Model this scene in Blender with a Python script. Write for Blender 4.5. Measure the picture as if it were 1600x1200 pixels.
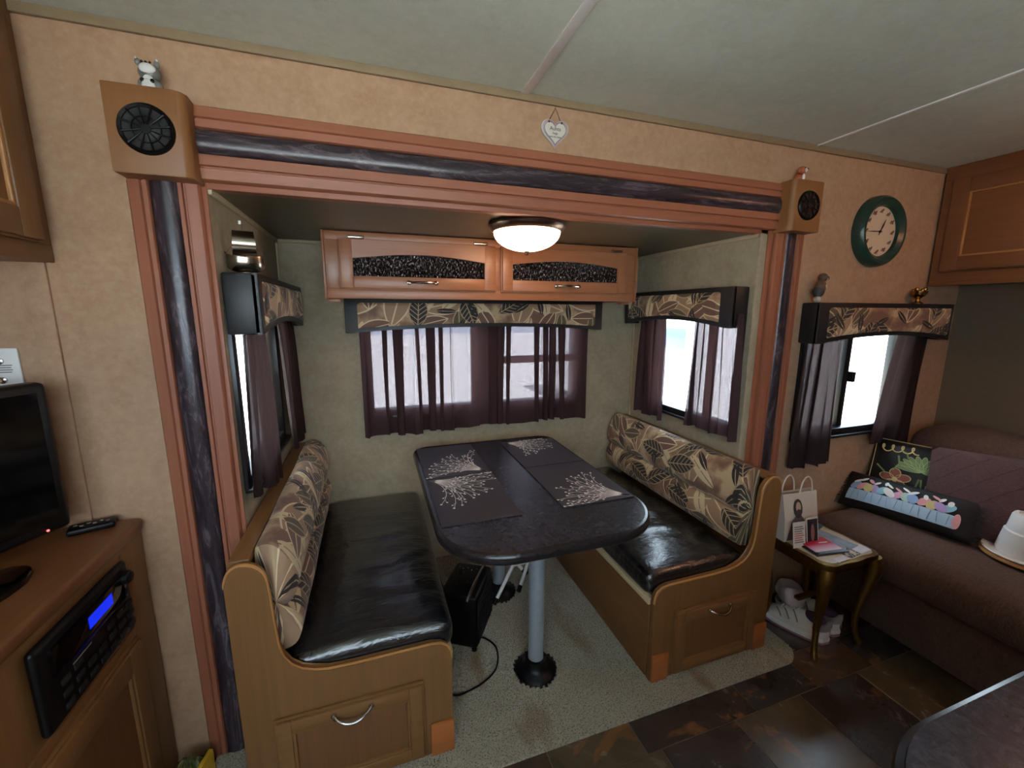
import bpy, bmesh, math, random
from mathutils import Vector, Matrix, noise as mnoise

random.seed(7)
PI = math.pi
scene = bpy.context.scene
COL = scene.collection
for o in list(bpy.data.objects):
    bpy.data.objects.remove(o)

# ------------------------------------------------------------------ camera
cam_d = bpy.data.cameras.new('camera')
cam = bpy.data.objects.new('camera', cam_d)
COL.objects.link(cam)
scene.camera = cam
CAM = Vector((0.5418, -1.3276, 1.3692))
yaw, pitch, roll = 0.3253, -0.1742, 0.0028
fw = Vector((math.sin(yaw)*math.cos(pitch), math.cos(yaw)*math.cos(pitch), math.sin(pitch)))
rt = Vector((math.cos(yaw), -math.sin(yaw), 0))
up = rt.cross(fw)
r2 = rt*math.cos(roll) + up*math.sin(roll)
u2 = up*math.cos(roll) - rt*math.sin(roll)
mw = Matrix((r2, u2, -fw)).transposed().to_4x4()
mw.translation = CAM
cam.matrix_world = mw
cam_d.sensor_fit = 'HORIZONTAL'
cam_d.sensor_width = 36.0
cam_d.lens = 646.96/1600*36
cam_d.clip_start = 0.02
cam_d.clip_end = 200

# ------------------------------------------------------------------ world / exposure
world = bpy.data.worlds.new('world')
scene.world = world
world.use_nodes = True
wn = world.node_tree.nodes['Background']
wn.inputs[0].default_value = (0.80, 0.91, 1.0, 1)
wn.inputs[1].default_value = 8.0
sun_d = bpy.data.lights.new('sun', 'SUN')
sun_d.energy = 48.0
sun_d.angle = math.radians(2)
sun_d.color = (1.0, 0.96, 0.9)
sun = bpy.data.objects.new('sun', sun_d)
COL.objects.link(sun)
sun.rotation_euler = (math.radians(26), 0, math.radians(8))      # high sun from behind the camera side
LAMP_POWER = 11.0
vs = scene.view_settings
vs.view_transform = 'Standard'
vs.look = 'None'
vs.gamma = 1.0
vs.use_curve_mapping = False
vs.exposure = 0.2

# ------------------------------------------------------------------ helpers
def S(r, g, b):
    f = lambda c: (c/255/12.92) if c/255 <= 0.04045 else ((c/255+0.055)/1.055)**2.4
    return (f(r), f(g), f(b), 1.0)

LOCAL = set()

def tag(o, label, cat, group=None):
    o['label'] = label
    o['category'] = cat
    if group:
        o['group'] = group
    return o

def thing(name, label, cat, loc=(0, 0, 0), rz=0.0, group=None, local=False, rot=None):
    o = bpy.data.objects.new(name, None)
    o.empty_display_size = 0.05
    COL.objects.link(o)
    o.location = loc
    o.rotation_euler = rot if rot else (0, 0, rz)
    if rz or local or rot:
        LOCAL.add(o.name)
    return tag(o, label, cat, group)

def root_of(o):
    while o.parent:
        o = o.parent
    return o

class MB:
    def __init__(s, M=None):
        s.bm = bmesh.new()
        s.uv = s.bm.loops.layers.uv.new('UVMap')
        s.M = M or Matrix()

    def v(s, p):
        return s.bm.verts.new(s.M @ Vector(p))

    def box(s, x0, x1, y0, y1, z0, z1, bev=0.0, seg=2):
        c = [(x0, y0, z0), (x1, y0, z0), (x1, y1, z0), (x0, y1, z0), (x0, y0, z1), (x1, y0, z1), (x1, y1, z1), (x0, y1, z1)]
        v = [s.v(p) for p in c]
        fs = [s.bm.faces.new([v[i] for i in q]) for q in ((0, 3, 2, 1), (4, 5, 6, 7), (0, 1, 5, 4), (1, 2, 6, 5), (2, 3, 7, 6), (3, 0, 4, 7))]
        if bev:
            es = list({e for f in fs for e in f.edges})
            bmesh.ops.bevel(s.bm, geom=es, offset=bev, segments=seg, affect='EDGES', profile=0.5)
        return s

    def prism(s, pts, a, b, axis='z', bev=0.0, seg=2):
        def P(p, t):
            if axis == 'z': return (p[0], p[1], t)
            if axis == 'y': return (p[0], t, p[1])
            return (t, p[0], p[1])
        A = [s.v(P(p, a)) for p in pts]
        B = [s.v(P(p, b)) for p in pts]
        n = len(pts)
        f1 = s.bm.faces.new(A[::-1]); f2 = s.bm.faces.new(B)
        for i in range(n):
            s.bm.faces.new([A[i], A[(i+1) % n], B[(i+1) % n], B[i]])
        if bev:
            es = list({e for f in (f1, f2) for e in f.edges})
            bmesh.ops.bevel(s.bm, geom=es, offset=bev, segments=seg, affect='EDGES', profile=0.5)
        return s

    def lathe(s, prof, c=(0, 0, 0), seg=32, axis='z', cap=True, a0=0.0, a1=2*PI):
        full = abs(a1-a0-2*PI) < 1e-6
        rings = []
        cnt = seg if full else seg+1
        for r, h in prof:
            ring = []
            if r < 1e-6:
                ring = None
                p = (0, 0, h)
            for i in range(cnt):
                t = a0+(a1-a0)*i/seg
                p = (r*math.cos(t), r*math.sin(t), h)
                if axis == 'y': q = (c[0]+p[0], c[1]+p[2], c[2]+p[1])
                elif axis == 'x': q = (c[0]+p[2], c[1]+p[0], c[2]+p[1])
                else: q = (c[0]+p[0], c[1]+p[1], c[2]+p[2])
                if ring is None:
                    ring = [s.v(q)]
                    break
                ring.append(s.v(q))
            rings.append(ring)
        for A, B in zip(rings, rings[1:]):
            m = cnt if full else cnt-1
            for i in range(m):
                j = (i+1) % cnt
                if len(A) == 1 and len(B) == 1: continue
                if len(A) == 1: s.bm.faces.new([A[0], B[j], B[i]])
                elif len(B) == 1: s.bm.faces.new([A[i], A[j], B[0]])
                else: s.bm.faces.new([A[i], A[j], B[j], B[i]])
        if cap and full:
            for R in (rings[0], rings[-1]):
                if len(R) > 2:
                    s.bm.faces.new(R)
        return s

    def tube(s, pts, r, seg=8, closed=False):
        pts = [Vector(p) for p in pts]
        n = len(pts)
        rs = r if isinstance(r, (list, tuple)) else [r]*n
        rings = []
        prev = None
        for i, p in enumerate(pts):
            a = pts[i-1] if (i > 0 or closed) else p
            b = pts[(i+1) % n] if (i < n-1 or closed) else p
            d = (b-a)
            if d.length < 1e-9: d = Vector((0, 0, 1))
            d.normalize()
            if prev is None:
                x = d.orthogonal().normalized()
            else:
                x = prev - d*prev.dot(d)
                x = x.normalized() if x.length > 1e-6 else d.orthogonal().normalized()
            prev = x
            y = d.cross(x)
            rings.append([s.v(p + (x*math.cos(2*PI*k/seg)+y*math.sin(2*PI*k/seg))*rs[i]) for k in range(seg)])
        m = n if closed else n-1
        for i in range(m):
            A, B = rings[i], rings[(i+1) % n]
            for k in range(seg):
                l = (k+1) % seg
                s.bm.faces.new([A[k], A[l], B[l], B[k]])
        if not closed:
            s.bm.faces.new(rings[0][::-1]); s.bm.faces.new(rings[-1])
        return s

    def sheet(s, fn, nu, nv, uvf=None, closeu=False):
        g = [[s.v(fn(i/nu, j/nv)) for j in range(nv+1)] for i in range(nu+(0 if closeu else 1))]
        for i in range(nu):
            i2 = (i+1) % len(g)
            for j in range(nv):
                f = s.bm.faces.new([g[i][j], g[i2][j], g[i2][j+1], g[i][j+1]])
                if uvf:
                    for lp, (a, b) in zip(f.loops, ((i, j), (i+1, j), (i+1, j+1), (i, j+1))):
                        lp[s.uv].uv = uvf(a/nu, b/nv)
        return s

    def ball(s, c, r, seg=16, rings=10, R=None):
        if not isinstance(r, (tuple, list)): r = (r, r, r)
        R = R or Matrix.Identity(3)
        c = Vector(c)
        rows = []
        for j in range(rings+1):
            ph = PI*j/rings
            if j in (0, rings):
                rows.append([s.v(c + R @ Vector((0, 0, r[2]*math.cos(ph))))])
            else:
                rows.append([s.v(c + R @ Vector((r[0]*math.sin(ph)*math.cos(2*PI*i/seg), r[1]*math.sin(ph)*math.sin(2*PI*i/seg), r[2]*math.cos(ph)))) for i in range(seg)])
        for A, B in zip(rows, rows[1:]):
            for i in range(seg):
                j = (i+1) % seg
                if len(A) == 1: s.bm.faces.new([A[0], B[i], B[j]])
                elif len(B) == 1: s.bm.faces.new([A[j], A[i], B[0]])
                else: s.bm.faces.new([A[i], B[i], B[j], A[j]])
        return s

    def puff(s, x0, x1, y0, y1, z0, z1, r, n=(8, 8, 4), disp=None):
        lo, hi = (x0, y0, z0), (x1, y1, z1)
        ax = []
        for k in range(3):
            L = hi[k]-lo[k]
            rr = min(r, L*0.499)
            c = [0, rr*.12, rr*.35, rr*.65, rr]
            c += [rr + (L-2*rr)*i/n[k] for i in range(1, n[k])]
            c += [L-rr, L-rr*.65, L-rr*.35, L-rr*.12, L]
            ax.append([lo[k]+q for q in c])
        def mp(p):
            q = [min(max(p[k], lo[k]+min(r, (hi[k]-lo[k])*.499)), hi[k]-min(r, (hi[k]-lo[k])*.499)) for k in range(3)]
            d = Vector(p)-Vector(q)
            rv = [min(r, (hi[k]-lo[k])*.499) for k in range(3)]
            if d.length > 1e-9:
                dn = Vector([d[k]/rv[k] for k in range(3)]).normalized()
                out = Vector(q)+Vector([dn[k]*rv[k] for k in range(3)])
            else:
                out = Vector(p)
            if disp: out = disp(out)
            return out
        start = len(s.bm.verts)
        for k in range(3):
            a, b = (k+1) % 3, (k+2) % 3
            for side in (0, 1):
                g = []
                for ca in ax[a]:
                    row = []
                    for cb in ax[b]:
                        p = [0, 0, 0]
                        p[k] = lo[k] if side == 0 else hi[k]
                        p[a] = ca; p[b] = cb
                        row.append(s.v(mp(p)))
                    g.append(row)
                for i in range(len(ax[a])-1):
                    for j in range(len(ax[b])-1):
                        f = [g[i][j], g[i+1][j], g[i+1][j+1], g[i][j+1]]
                        s.bm.faces.new(f if side else f[::-1])
        s.bm.verts.ensure_lookup_table()
        bmesh.ops.remove_doubles(s.bm, verts=s.bm.verts[start:], dist=1e-5)
        return s

    def build(s, name, mat, parent=None, smooth=True, ang=35, normals=True, kind=None, planar=None):
        if normals:
            bmesh.ops.recalc_face_normals(s.bm, faces=s.bm.faces)
        if planar:
            i, j = planar
            for f in s.bm.faces:
                for lp in f.loops:
                    lp[s.uv].uv = (lp.vert.co[i], lp.vert.co[j])
        me = bpy.data.meshes.new(name)
        if parent is not None:
            r = root_of(parent)
            if r.name not in LOCAL and r.type == 'EMPTY':
                bmesh.ops.translate(s.bm, vec=-Vector(r.location), verts=s.bm.verts)
        s.bm.to_mesh(me)
        s.bm.free()
        me.materials.append(mat)
        if smooth:
            me.polygons.foreach_set('use_smooth', [True]*len(me.polygons))
            me.set_sharp_from_angle(angle=math.radians(ang))
        o = bpy.data.objects.new(name, me)
        COL.objects.link(o)
        if parent is not None:
            o.parent = parent
        if kind:
            o['kind'] = kind
        return o

def struct(name, mb, mat, parent=None, **k):
    o = mb.build(name, mat, parent, **k)
    if parent is None:
        o['kind'] = 'structure'
    return o

def structroot(name, loc=(0, 0, 0)):
    o = bpy.data.objects.new(name, None)
    o.empty_display_size = 0.05
    COL.objects.link(o)
    o.location = loc
    o['kind'] = 'structure'
    return o

def copy_tree(o, parent=None):
    c = o.copy()
    COL.objects.link(c)
    c.parent = parent
    if o.name in LOCAL: LOCAL.add(c.name)
    for ch in list(o.children):
        copy_tree(ch, c)
    return c

# ------------------------------------------------------------------ materials
def new_mat(name):
    m = bpy.data.materials.new(name)
    m.use_nodes = True
    nt = m.node_tree
    return m, nt, nt.nodes['Principled BSDF'], nt.nodes['Material Output']

def N(nt, t, **k):
    n = nt.nodes.new(t)
    for a, b in k.items():
        if a.startswith('i_'):
            key = a[2:]
            key = int(key) if key.isdigit() else key
            n.inputs[key].default_value = b
        else:
            setattr(n, a, b)
    return n

def math_n(nt, op, a, b=None, c=None, clamp=False):
    n = nt.nodes.new('ShaderNodeMath')
    n.operation = op
    n.use_clamp = clamp
    for i, x in enumerate((a, b, c)):
        if x is None: continue
        if isinstance(x, (int, float)): n.inputs[i].default_value = x
        else: nt.links.new(x, n.inputs[i])
    return n.outputs[0]

def mixc(nt, f, a, b, mode='MIX'):
    n = nt.nodes.new('ShaderNodeMix')
    n.data_type = 'RGBA'
    n.blend_type = mode
    for i, x in ((0, f), (6, a), (7, b)):
        if isinstance(x, (int, float)): n.inputs[i].default_value = x
        elif isinstance(x, tuple): n.inputs[i].default_value = x
        else: nt.links.new(x, n.inputs[i])
    return n.outputs[2]

def ramp(nt, fac, stops, interp='LINEAR'):
    n = nt.nodes.new('ShaderNodeValToRGB')
    n.color_ramp.interpolation = interp
    el = n.color_ramp.elements
    while len(el) < len(stops): el.new(0.5)
    for e, (p, c) in zip(el, stops):
        e.position = p; e.color = c
    nt.links.new(fac, n.inputs[0])
    return n.outputs[0]

def coords(nt, kind='Object', scale=(1, 1, 1)):
    tc = nt.nodes.new('ShaderNodeTexCoord')
    mp = nt.nodes.new('ShaderNodeMapping')
    mp.inputs['Scale'].default_value = scale
    nt.links.new(tc.outputs[kind], mp.inputs[0])
    return mp.outputs[0]

def noise_t(nt, vec, scale, detail=4, rough=0.55, dist=0.0):
    n = nt.nodes.new('ShaderNodeTexNoise')
    n.inputs['Scale'].default_value = scale
    n.inputs['Detail'].default_value = detail
    n.inputs['Roughness'].default_value = rough
    n.inputs['Distortion'].default_value = dist
    nt.links.new(vec, n.inputs['Vector'])
    return n.outputs['Fac']

def bump(nt, bs, h, strength=0.3, dist=0.002):
    b = nt.nodes.new('ShaderNodeBump')
    b.inputs['Strength'].default_value = strength
    b.inputs['Distance'].default_value = dist
    nt.links.new(h, b.inputs['Height'])
    nt.links.new(b.outputs[0], bs.inputs['Normal'])

def plain(name, c, rough=0.5, metal=0.0, spec=0.5, var=0.12, nscale=40, bumpv=0.0, coat=0.0):
    m, nt, bs, out = new_mat(name)
    vec = coords(nt)
    f = noise_t(nt, vec, nscale)
    d = tuple(x*(1-var) for x in c[:3])+(1,)
    l = tuple(min(1, x*(1+var)) for x in c[:3])+(1,)
    nt.links.new(mixc(nt, f, d, l), bs.inputs['Base Color'])
    bs.inputs['Roughness'].default_value = rough
    bs.inputs['Metallic'].default_value = metal
    bs.inputs['Specular IOR Level'].default_value = spec
    bs.inputs['Coat Weight'].default_value = coat
    if bumpv: bump(nt, bs, f, bumpv)
    return m

def wood(name, c, rough=0.42, axis=2, contrast=0.28, scale=1.0):
    m, nt, bs, out = new_mat(name)
    sc = [55*scale, 55*scale, 55*scale]
    sc[axis] = 2.2*scale
    vec = coords(nt, scale=tuple(sc))
    f = noise_t(nt, vec, 1.0, 5, 0.65, 0.6)
    vec2 = coords(nt, scale=tuple(x*4 for x in sc))
    f2 = noise_t(nt, vec2, 1.0, 3)
    d = tuple(x*(1-contrast) for x in c[:3])+(1,)
    l = tuple(min(1, x*(1+contrast)) for x in c[:3])+(1,)
    col = mixc(nt, f, d, l)
    col = mixc(nt, math_n(nt, 'MULTIPLY', f2, 0.25), col, tuple(x*0.5 for x in c[:3])+(1,))
    nt.links.new(col, bs.inputs['Base Color'])
    bs.inputs['Roughness'].default_value = rough
    bump(nt, bs, f2, 0.08, 0.001)
    return m

def wallpaper(name, c1, c2, c3, rough=0.75):
    m, nt, bs, out = new_mat(name)
    vec = coords(nt)
    a = noise_t(nt, vec, 9, 6, 0.65, 0.4)
    b = noise_t(nt, vec, 45, 5, 0.7)
    c = noise_t(nt, vec, 260, 2)
    col = mixc(nt, ramp(nt, a, [(0.35, (0, 0, 0, 1)), (0.65, (1, 1, 1, 1))]), c1, c2)
    col = mixc(nt, math_n(nt, 'MULTIPLY', ramp(nt, b, [(0.42, (0, 0, 0, 1)), (0.7, (1, 1, 1, 1))]), 0.6), col, c3)
    col = mixc(nt, math_n(nt, 'MULTIPLY', c, 0.22), col, tuple(x*0.55 for x in c1[:3])+(1,))
    nt.links.new(col, bs.inputs['Base Color'])
    bs.inputs['Roughness'].default_value = rough
    bump(nt, bs, c, 0.12, 0.001)
    return m

def leafcloth(name):
    m, nt, bs, out = new_mat(name)
    tc = nt.nodes.new('ShaderNodeTexCoord')
    uv = tc.outputs['UV']
    base = noise_t(nt, uv, 9, 3)
    col = ramp(nt, base, [(0.40, S(124, 90, 72)), (0.5, S(158, 124, 96)), (0.6, S(198, 172, 134))])
    def layer(col, scale, off, L, W, c, pick, vein=None, outline=None, tilt=None):
        mp = nt.nodes.new('ShaderNodeMapping')
        mp.inputs['Scale'].default_value = (scale*0.8, scale*0.8, 1)
        mp.inputs['Location'].default_value = (off, off*1.7, 0)
        nt.links.new(uv, mp.inputs[0])
        vo = nt.nodes.new('ShaderNodeTexVoronoi')
        vo.voronoi_dimensions = '2D'
        vo.inputs['Scale'].default_value = 1.0
        vo.inputs['Randomness'].default_value = 0.7
        nt.links.new(mp.outputs[0], vo.inputs['Vector'])
        sub = nt.nodes.new('ShaderNodeVectorMath'); sub.operation = 'SUBTRACT'
        nt.links.new(mp.outputs[0], sub.inputs[0]); nt.links.new(vo.outputs['Position'], sub.inputs[1])
        sc = nt.nodes.new('ShaderNodeSeparateColor')
        nt.links.new(vo.outputs['Color'], sc.inputs[0])
        ro = nt.nodes.new('ShaderNodeVectorRotate'); ro.rotation_type = 'Z_AXIS'
        nt.links.new(sub.outputs[0], ro.inputs['Vector'])
        nt.links.new(math_n(nt, 'MULTIPLY', sc.outputs[0], 6.283), ro.inputs['Angle'])
        sx = nt.nodes.new('ShaderNodeSeparateXYZ')
        nt.links.new(ro.outputs[0], sx.inputs[0])
        x, y = sx.outputs[0], sx.outputs[1]
        ay = math_n(nt, 'ABSOLUTE', y)
        t = math_n(nt, 'DIVIDE', x, L)
        wv = math_n(nt, 'MULTIPLY', math_n(nt, 'SUBTRACT', 1.0, math_n(nt, 'MULTIPLY', t, t)), W)
        dd = math_n(nt, 'SUBTRACT', ay, wv)
        mask = math_n(nt, 'LESS_THAN', dd, 0.0)
        sel = math_n(nt, 'GREATER_THAN', sc.outputs[1], pick)
        if outline is not None:
            ol = math_n(nt, 'MULTIPLY', math_n(nt, 'LESS_THAN', dd, 0.035), sel)
            col = mixc(nt, ol, col, outline)
        mask = math_n(nt, 'MULTIPLY', mask, sel)
        if vein is not None:
            fr = math_n(nt, 'FRACT', math_n(nt, 'MULTIPLY', math_n(nt, 'ADD', x, math_n(nt, 'MULTIPLY', ay, -0.9)), vein))
            mask = math_n(nt, 'MULTIPLY', mask, math_n(nt, 'GREATER_THAN', fr, 0.2))
        rib = math_n(nt, 'GREATER_THAN', ay, 0.016)
        mask = math_n(nt, 'MULTIPLY', mask, rib)
        return mixc(nt, mask, col, c)
    cream = S(228, 210, 170)
    col = layer(col, 6.0, 0.3, 0.62, 0.26, S(168, 134, 104), 0.15, None, cream)
    col = layer(col, 7.5, 3.1, 0.60, 0.17, S(222, 204, 162), 0.3, None, None)
    col = layer(col, 8.0, 7.7, 0.55, 0.22, S(118, 86, 72), 0.45, None, cream)
    col = layer(col, 9.0, 5.2, 0.5, 0.2, S(96, 84, 60), 0.6, None, S(196, 176, 136))
    col = layer(col, 8.2, 11.4, 0.58, 0.27, S(34, 30, 34), 0.5, 6.0, S(182, 160, 120))
    col = layer(col, 10.5, 15.9, 0.48, 0.13, S(24, 22, 28), 0.45, None, None)
    wv = noise_t(nt, uv, 700, 1)
    col = mixc(nt, math_n(nt, 'MULTIPLY', wv, 0.2), col, S(80, 60, 45))
    nt.links.new(col, bs.inputs['Base Color'])
    bs.inputs['Roughness'].default_value = 0.62
    bs.inputs['Sheen Weight'].default_value = 0.15
    bump(nt, bs, wv, 0.15, 0.001)
    return m

def curtain_mat(name, c, trans):
    m, nt, bs, out = new_mat(name)
    vec = coords(nt, 'UV', (1, 1, 1))
    wx = noise_t(nt, coords(nt, 'UV', (1400, 60, 1)), 1.0, 2)
    wy = noise_t(nt, coords(nt, 'UV', (60, 1400, 1)), 1.0, 2)
    w = math_n(nt, 'MULTIPLY', math_n(nt, 'ADD', wx, wy), 0.5)
    big = noise_t(nt, vec, 12, 3)
    bs.inputs['Roughness'].default_value = 0.85
    bs.inputs['Specular IOR Level'].default_value = 0.1
    bs.inputs['Base Color'].default_value = c
    nt.links.new(mixc(nt, w, tuple(x*0.6 for x in c[:3])+(1,), tuple(x*1.4 for x in c[:3])+(1,)), bs.inputs['Base Color'])
    tl = nt.nodes.new('ShaderNodeBsdfTranslucent')
    tl.inputs[0].default_value = tuple(min(1, x*2.5) for x in c[:3])+(1,)
    tp = nt.nodes.new('ShaderNodeBsdfTransparent')
    tp.inputs[0].default_value = (0.90, 0.88, 1.0, 1)
    m1 = nt.nodes.new('ShaderNodeMixShader'); m1.inputs[0].default_value = 0.14
    nt.links.new(bs.outputs[0], m1.inputs[1]); nt.links.new(tl.outputs[0], m1.inputs[2])
    m2 = nt.nodes.new('ShaderNodeMixShader')
    fac = ramp(nt, w, [(0.40, (trans*0.25,)*3+(1,)), (0.62, (trans*1.8,)*3+(1,))])
    nt.links.new(fac, m2.inputs[0])
    nt.links.new(m1.outputs[0], m2.inputs[1]); nt.links.new(tp.outputs[0], m2.inputs[2])
    nt.links.new(m2.outputs[0], out.inputs[0])
    return m

def pane_mat(name, tint=(0.93, 0.97, 1, 1), refl=0.06):
    m, nt, bs, out = new_mat(name)
    tp = nt.nodes.new('ShaderNodeBsdfTransparent'); tp.inputs[0].default_value = tint
    gl = nt.nodes.new('ShaderNodeBsdfGlossy'); gl.inputs['Roughness'].default_value = 0.02
    mx = nt.nodes.new('ShaderNodeMixShader'); mx.inputs[0].default_value = refl
    nt.links.new(tp.outputs[0], mx.inputs[1]); nt.links.new(gl.outputs[0], mx.inputs[2])
    nt.links.new(mx.outputs[0], out.inputs[0])
    return m

def emit_mat(name, c, s, base=(0.9, 0.88, 0.85, 1)):
    m, nt, bs, out = new_mat(name)
    bs.inputs['Base Color'].default_value = base
    bs.inputs['Roughness'].default_value = 0.25
    bs.inputs['Emission Color'].default_value = c
    bs.inputs['Emission Strength'].default_value = s
    return m

M = {}
M['wall'] = wallpaper('tan_wallpaper', S(182, 146, 116), S(170, 131, 101), S(194, 164, 132))
M['slidewall'] = wallpaper('slide_wallpaper', S(172, 160, 134), S(158, 144, 118), S(184, 174, 150))
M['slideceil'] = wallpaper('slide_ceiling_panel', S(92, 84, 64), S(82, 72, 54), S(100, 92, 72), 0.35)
M['ceil'] = wallpaper('grey_ceiling_panel', S(216, 222, 210), S(206, 212, 200), S(226, 231, 222))
M['ceilstrip'] = plain('ceiling_strip', S(250, 250, 248), 0.72)
M['crown'] = plain('crown_strip', S(140, 120, 92), 0.6)
M['strip'] = plain('corner_strip', S(180, 165, 135), 0.5)
M['trimwood'] = wood('reddish_trim_wood', S(158, 96, 70), 0.48, 2)
M['trimwoodx'] = wood('reddish_trim_wood_horizontal', S(158, 96, 70), 0.48, 0)
M['oakz'] = wood('maple_wood_upright', S(128, 89, 50), 0.42, 2)
M['oakx'] = wood('maple_wood_across', S(128, 89, 50), 0.42, 0)
M['oaky'] = wood('maple_wood_lengthwise', S(128, 89, 50), 0.42, 1)
M['oakdark'] = wood('darker_maple_panel', S(120, 80, 46), 0.45, 2)  # slightly darker tone of the maple for the sunk panels
M['cherryx'] = wood('cherry_cabinet_across', S(160, 108, 76), 0.33, 0)
M['cherryz'] = wood('cherry_cabinet_upright', S(154, 102, 70), 0.35, 2)
M['cherryy'] = wood('cherry_cabinet_lengthwise', S(128, 82, 50), 0.35, 1)
M['speakerbox'] = wood('speaker_box_wood', S(142, 94, 52), 0.46, 2, 0.12)
M['orangeblock'] = wood('orange_kick_block', S(176, 104, 52), 0.5, 0)
M['cream'] = plain('cream_cleat', S(214, 190, 148), 0.5)
M['edgeband'] = plain('edge_band', S(176, 124, 70), 0.4)
M['vinyl'] = plain('black_vinyl', S(28, 30, 32), 0.42, nscale=300, bumpv=0.15)
M['leaf'] = leafcloth('leaf_print_cloth')
M['curtain'] = curtain_mat('plum_brown_curtain', S(66, 48, 50), 0.062)
M['curtaindark'] = curtain_mat('plum_brown_curtain_dense', S(50, 38, 38), 0.008)
M['blackframe'] = plain('black_window_frame', S(22, 24, 28), 0.3)
M['pane'] = pane_mat('window_glass')
M['chrome'] = plain('brushed_nickel', S(190, 186, 180), 0.22, 1.0)
M['bronze'] = plain('dark_bronze', S(120, 98, 84), 0.34, 1.0)
M['brass'] = plain('antique_gilt', S(120, 92, 44), 0.38, 0.85, var=0.4, nscale=60, bumpv=0.4)
M['gold'] = plain('golden_metal', S(190, 150, 84), 0.25, 1.0)
M['silver'] = plain('tarnished_silver', S(170, 164, 152), 0.22, 1.0, var=0.3)
M['black'] = plain('black_plastic', S(13, 13, 14), 0.4, spec=0.25)
M['blackgloss'] = plain('glossy_black', S(8, 8, 9), 0.08)
M['blackmatte'] = plain('matte_black', S(14, 14, 15), 0.7)
M['speaker'] = plain('speaker_black', S(12, 11, 10), 0.5)
M['white'] = plain('white_paint', S(228, 226, 222), 0.45, var=0.04)
M['cloudwhite'] = plain('off_white', S(214, 208, 198), 0.6, var=0.05)
M['grey'] = plain('grey_paint', S(120, 118, 110), 0.6)
M['pole'] = plain('grey_table_pole', S(146, 154, 160), 0.38, 0.1)
M['lampglass'] = emit_mat('lit_lamp_glass', (1.0, 0.60, 0.36, 1), LAMP_POWER)

def dark_marble(name, sc):
    m, nt, bs, out = new_mat(name)
    vec = coords(nt, scale=sc)
    f = noise_t(nt, vec, 1.0, 8, 0.75, 2.2)
    col = ramp(nt, f, [(0.38, S(34, 27, 31)), (0.53, S(58, 47, 53)), (0.60, S(104, 93, 99)), (0.64, S(56, 46, 52)), (0.8, S(32, 26, 30))])
    nt.links.new(col, bs.inputs['Base Color'])
    bs.inputs['Roughness'].default_value = 0.28
    return m
M['marble'] = dark_marble('dark_streaked_bullnose', (26, 26, 5))
M['marblex'] = dark_marble('dark_streaked_bullnose_across', (5, 26, 26))

def carpet_mat():
    m, nt, bs, out = new_mat('speckled_beige_carpet')
    vec = coords(nt)
    f = noise_t(nt, vec, 190, 3, 0.7)
    g = noise_t(nt, vec, 5, 3)
    st = noise_t(nt, coords(nt, scale=(4, 1.6, 1)), 1.6, 2, 0.5, 0.5)
    col = ramp(nt, f, [(0.34, S(84, 76, 64)), (0.46, S(168, 160, 142)), (0.62, S(196, 190, 172)), (0.72, S(124, 112, 96))])
    col = mixc(nt, math_n(nt, 'MULTIPLY', g, 0.35), col, S(136, 120, 100))
    sm = ramp(nt, st, [(0.60, (0, 0, 0, 1)), (0.75, (1, 1, 1, 1))])
    col = mixc(nt, math_n(nt, 'MULTIPLY', sm, 0.7), col, S(126, 92, 58))
    nt.links.new(col, bs.inputs['Base Color'])
    bs.inputs['Roughness'].default_value = 0.95
    bs.inputs['Specular IOR Level'].default_value = 0.1
    bump(nt, bs, f, 0.6, 0.006)
    return m
M['carpet'] = carpet_mat()

def tile_mat():
    m, nt, bs, out = new_mat('slate_vinyl_tile')
    oi = nt.nodes.new('ShaderNodeObjectInfo')
    tc = nt.nodes.new('ShaderNodeTexCoord')
    off = nt.nodes.new('ShaderNodeVectorMath'); off.operation = 'ADD'
    cmb = nt.nodes.new('ShaderNodeCombineXYZ')
    for i in range(3):
        nt.links.new(math_n(nt, 'MULTIPLY', oi.outputs['Random'], 37.0+11*i), cmb.inputs[i])
    nt.links.new(tc.outputs['Object'], off.inputs[0]); nt.links.new(cmb.outputs[0], off.inputs[1])
    base = ramp(nt, oi.outputs['Random'], [(0.0, S(62, 52, 46)), (0.2, S(84, 64, 46)), (0.4, S(58, 56, 56)), (0.6, S(94, 80, 58)), (0.8, S(70, 50, 40)), (1.0, S(48, 44, 46))], 'CONSTANT')
    f = noise_t(nt, off.outputs[0], 7, 8, 0.7, 0.8)
    col = mixc(nt, ramp(nt, f, [(0.38, (0, 0, 0, 1)), (0.6, (0.8, 0.8, 0.8, 1))]), mixc(nt, 0.45, base, S(30, 26, 24)), base)
    g = noise_t(nt, off.outputs[0], 4.5, 6, 0.6, 1.5)
    rust = ramp(nt, g, [(0.60, (0, 0, 0, 1)), (0.66, (0.75, 0.75, 0.75, 1))])
    col = mixc(nt, rust, col, S(134, 92, 54))
    nt.links.new(col, bs.inputs['Base Color'])
    rr = nt.nodes.new('ShaderNodeMapRange')
    rr.inputs['To Min'].default_value = 0.16; rr.inputs['To Max'].default_value = 0.34
    nt.links.new(f, rr.inputs[0]); nt.links.new(rr.outputs[0], bs.inputs['Roughness'])
    bs.inputs['Specular IOR Level'].default_value = 0.8
    bump(nt, bs, f, 0.15, 0.003)
    return m
M['tile'] = tile_mat()
M['grout'] = plain('dark_grout', S(112, 96, 76), 0.8)

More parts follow.
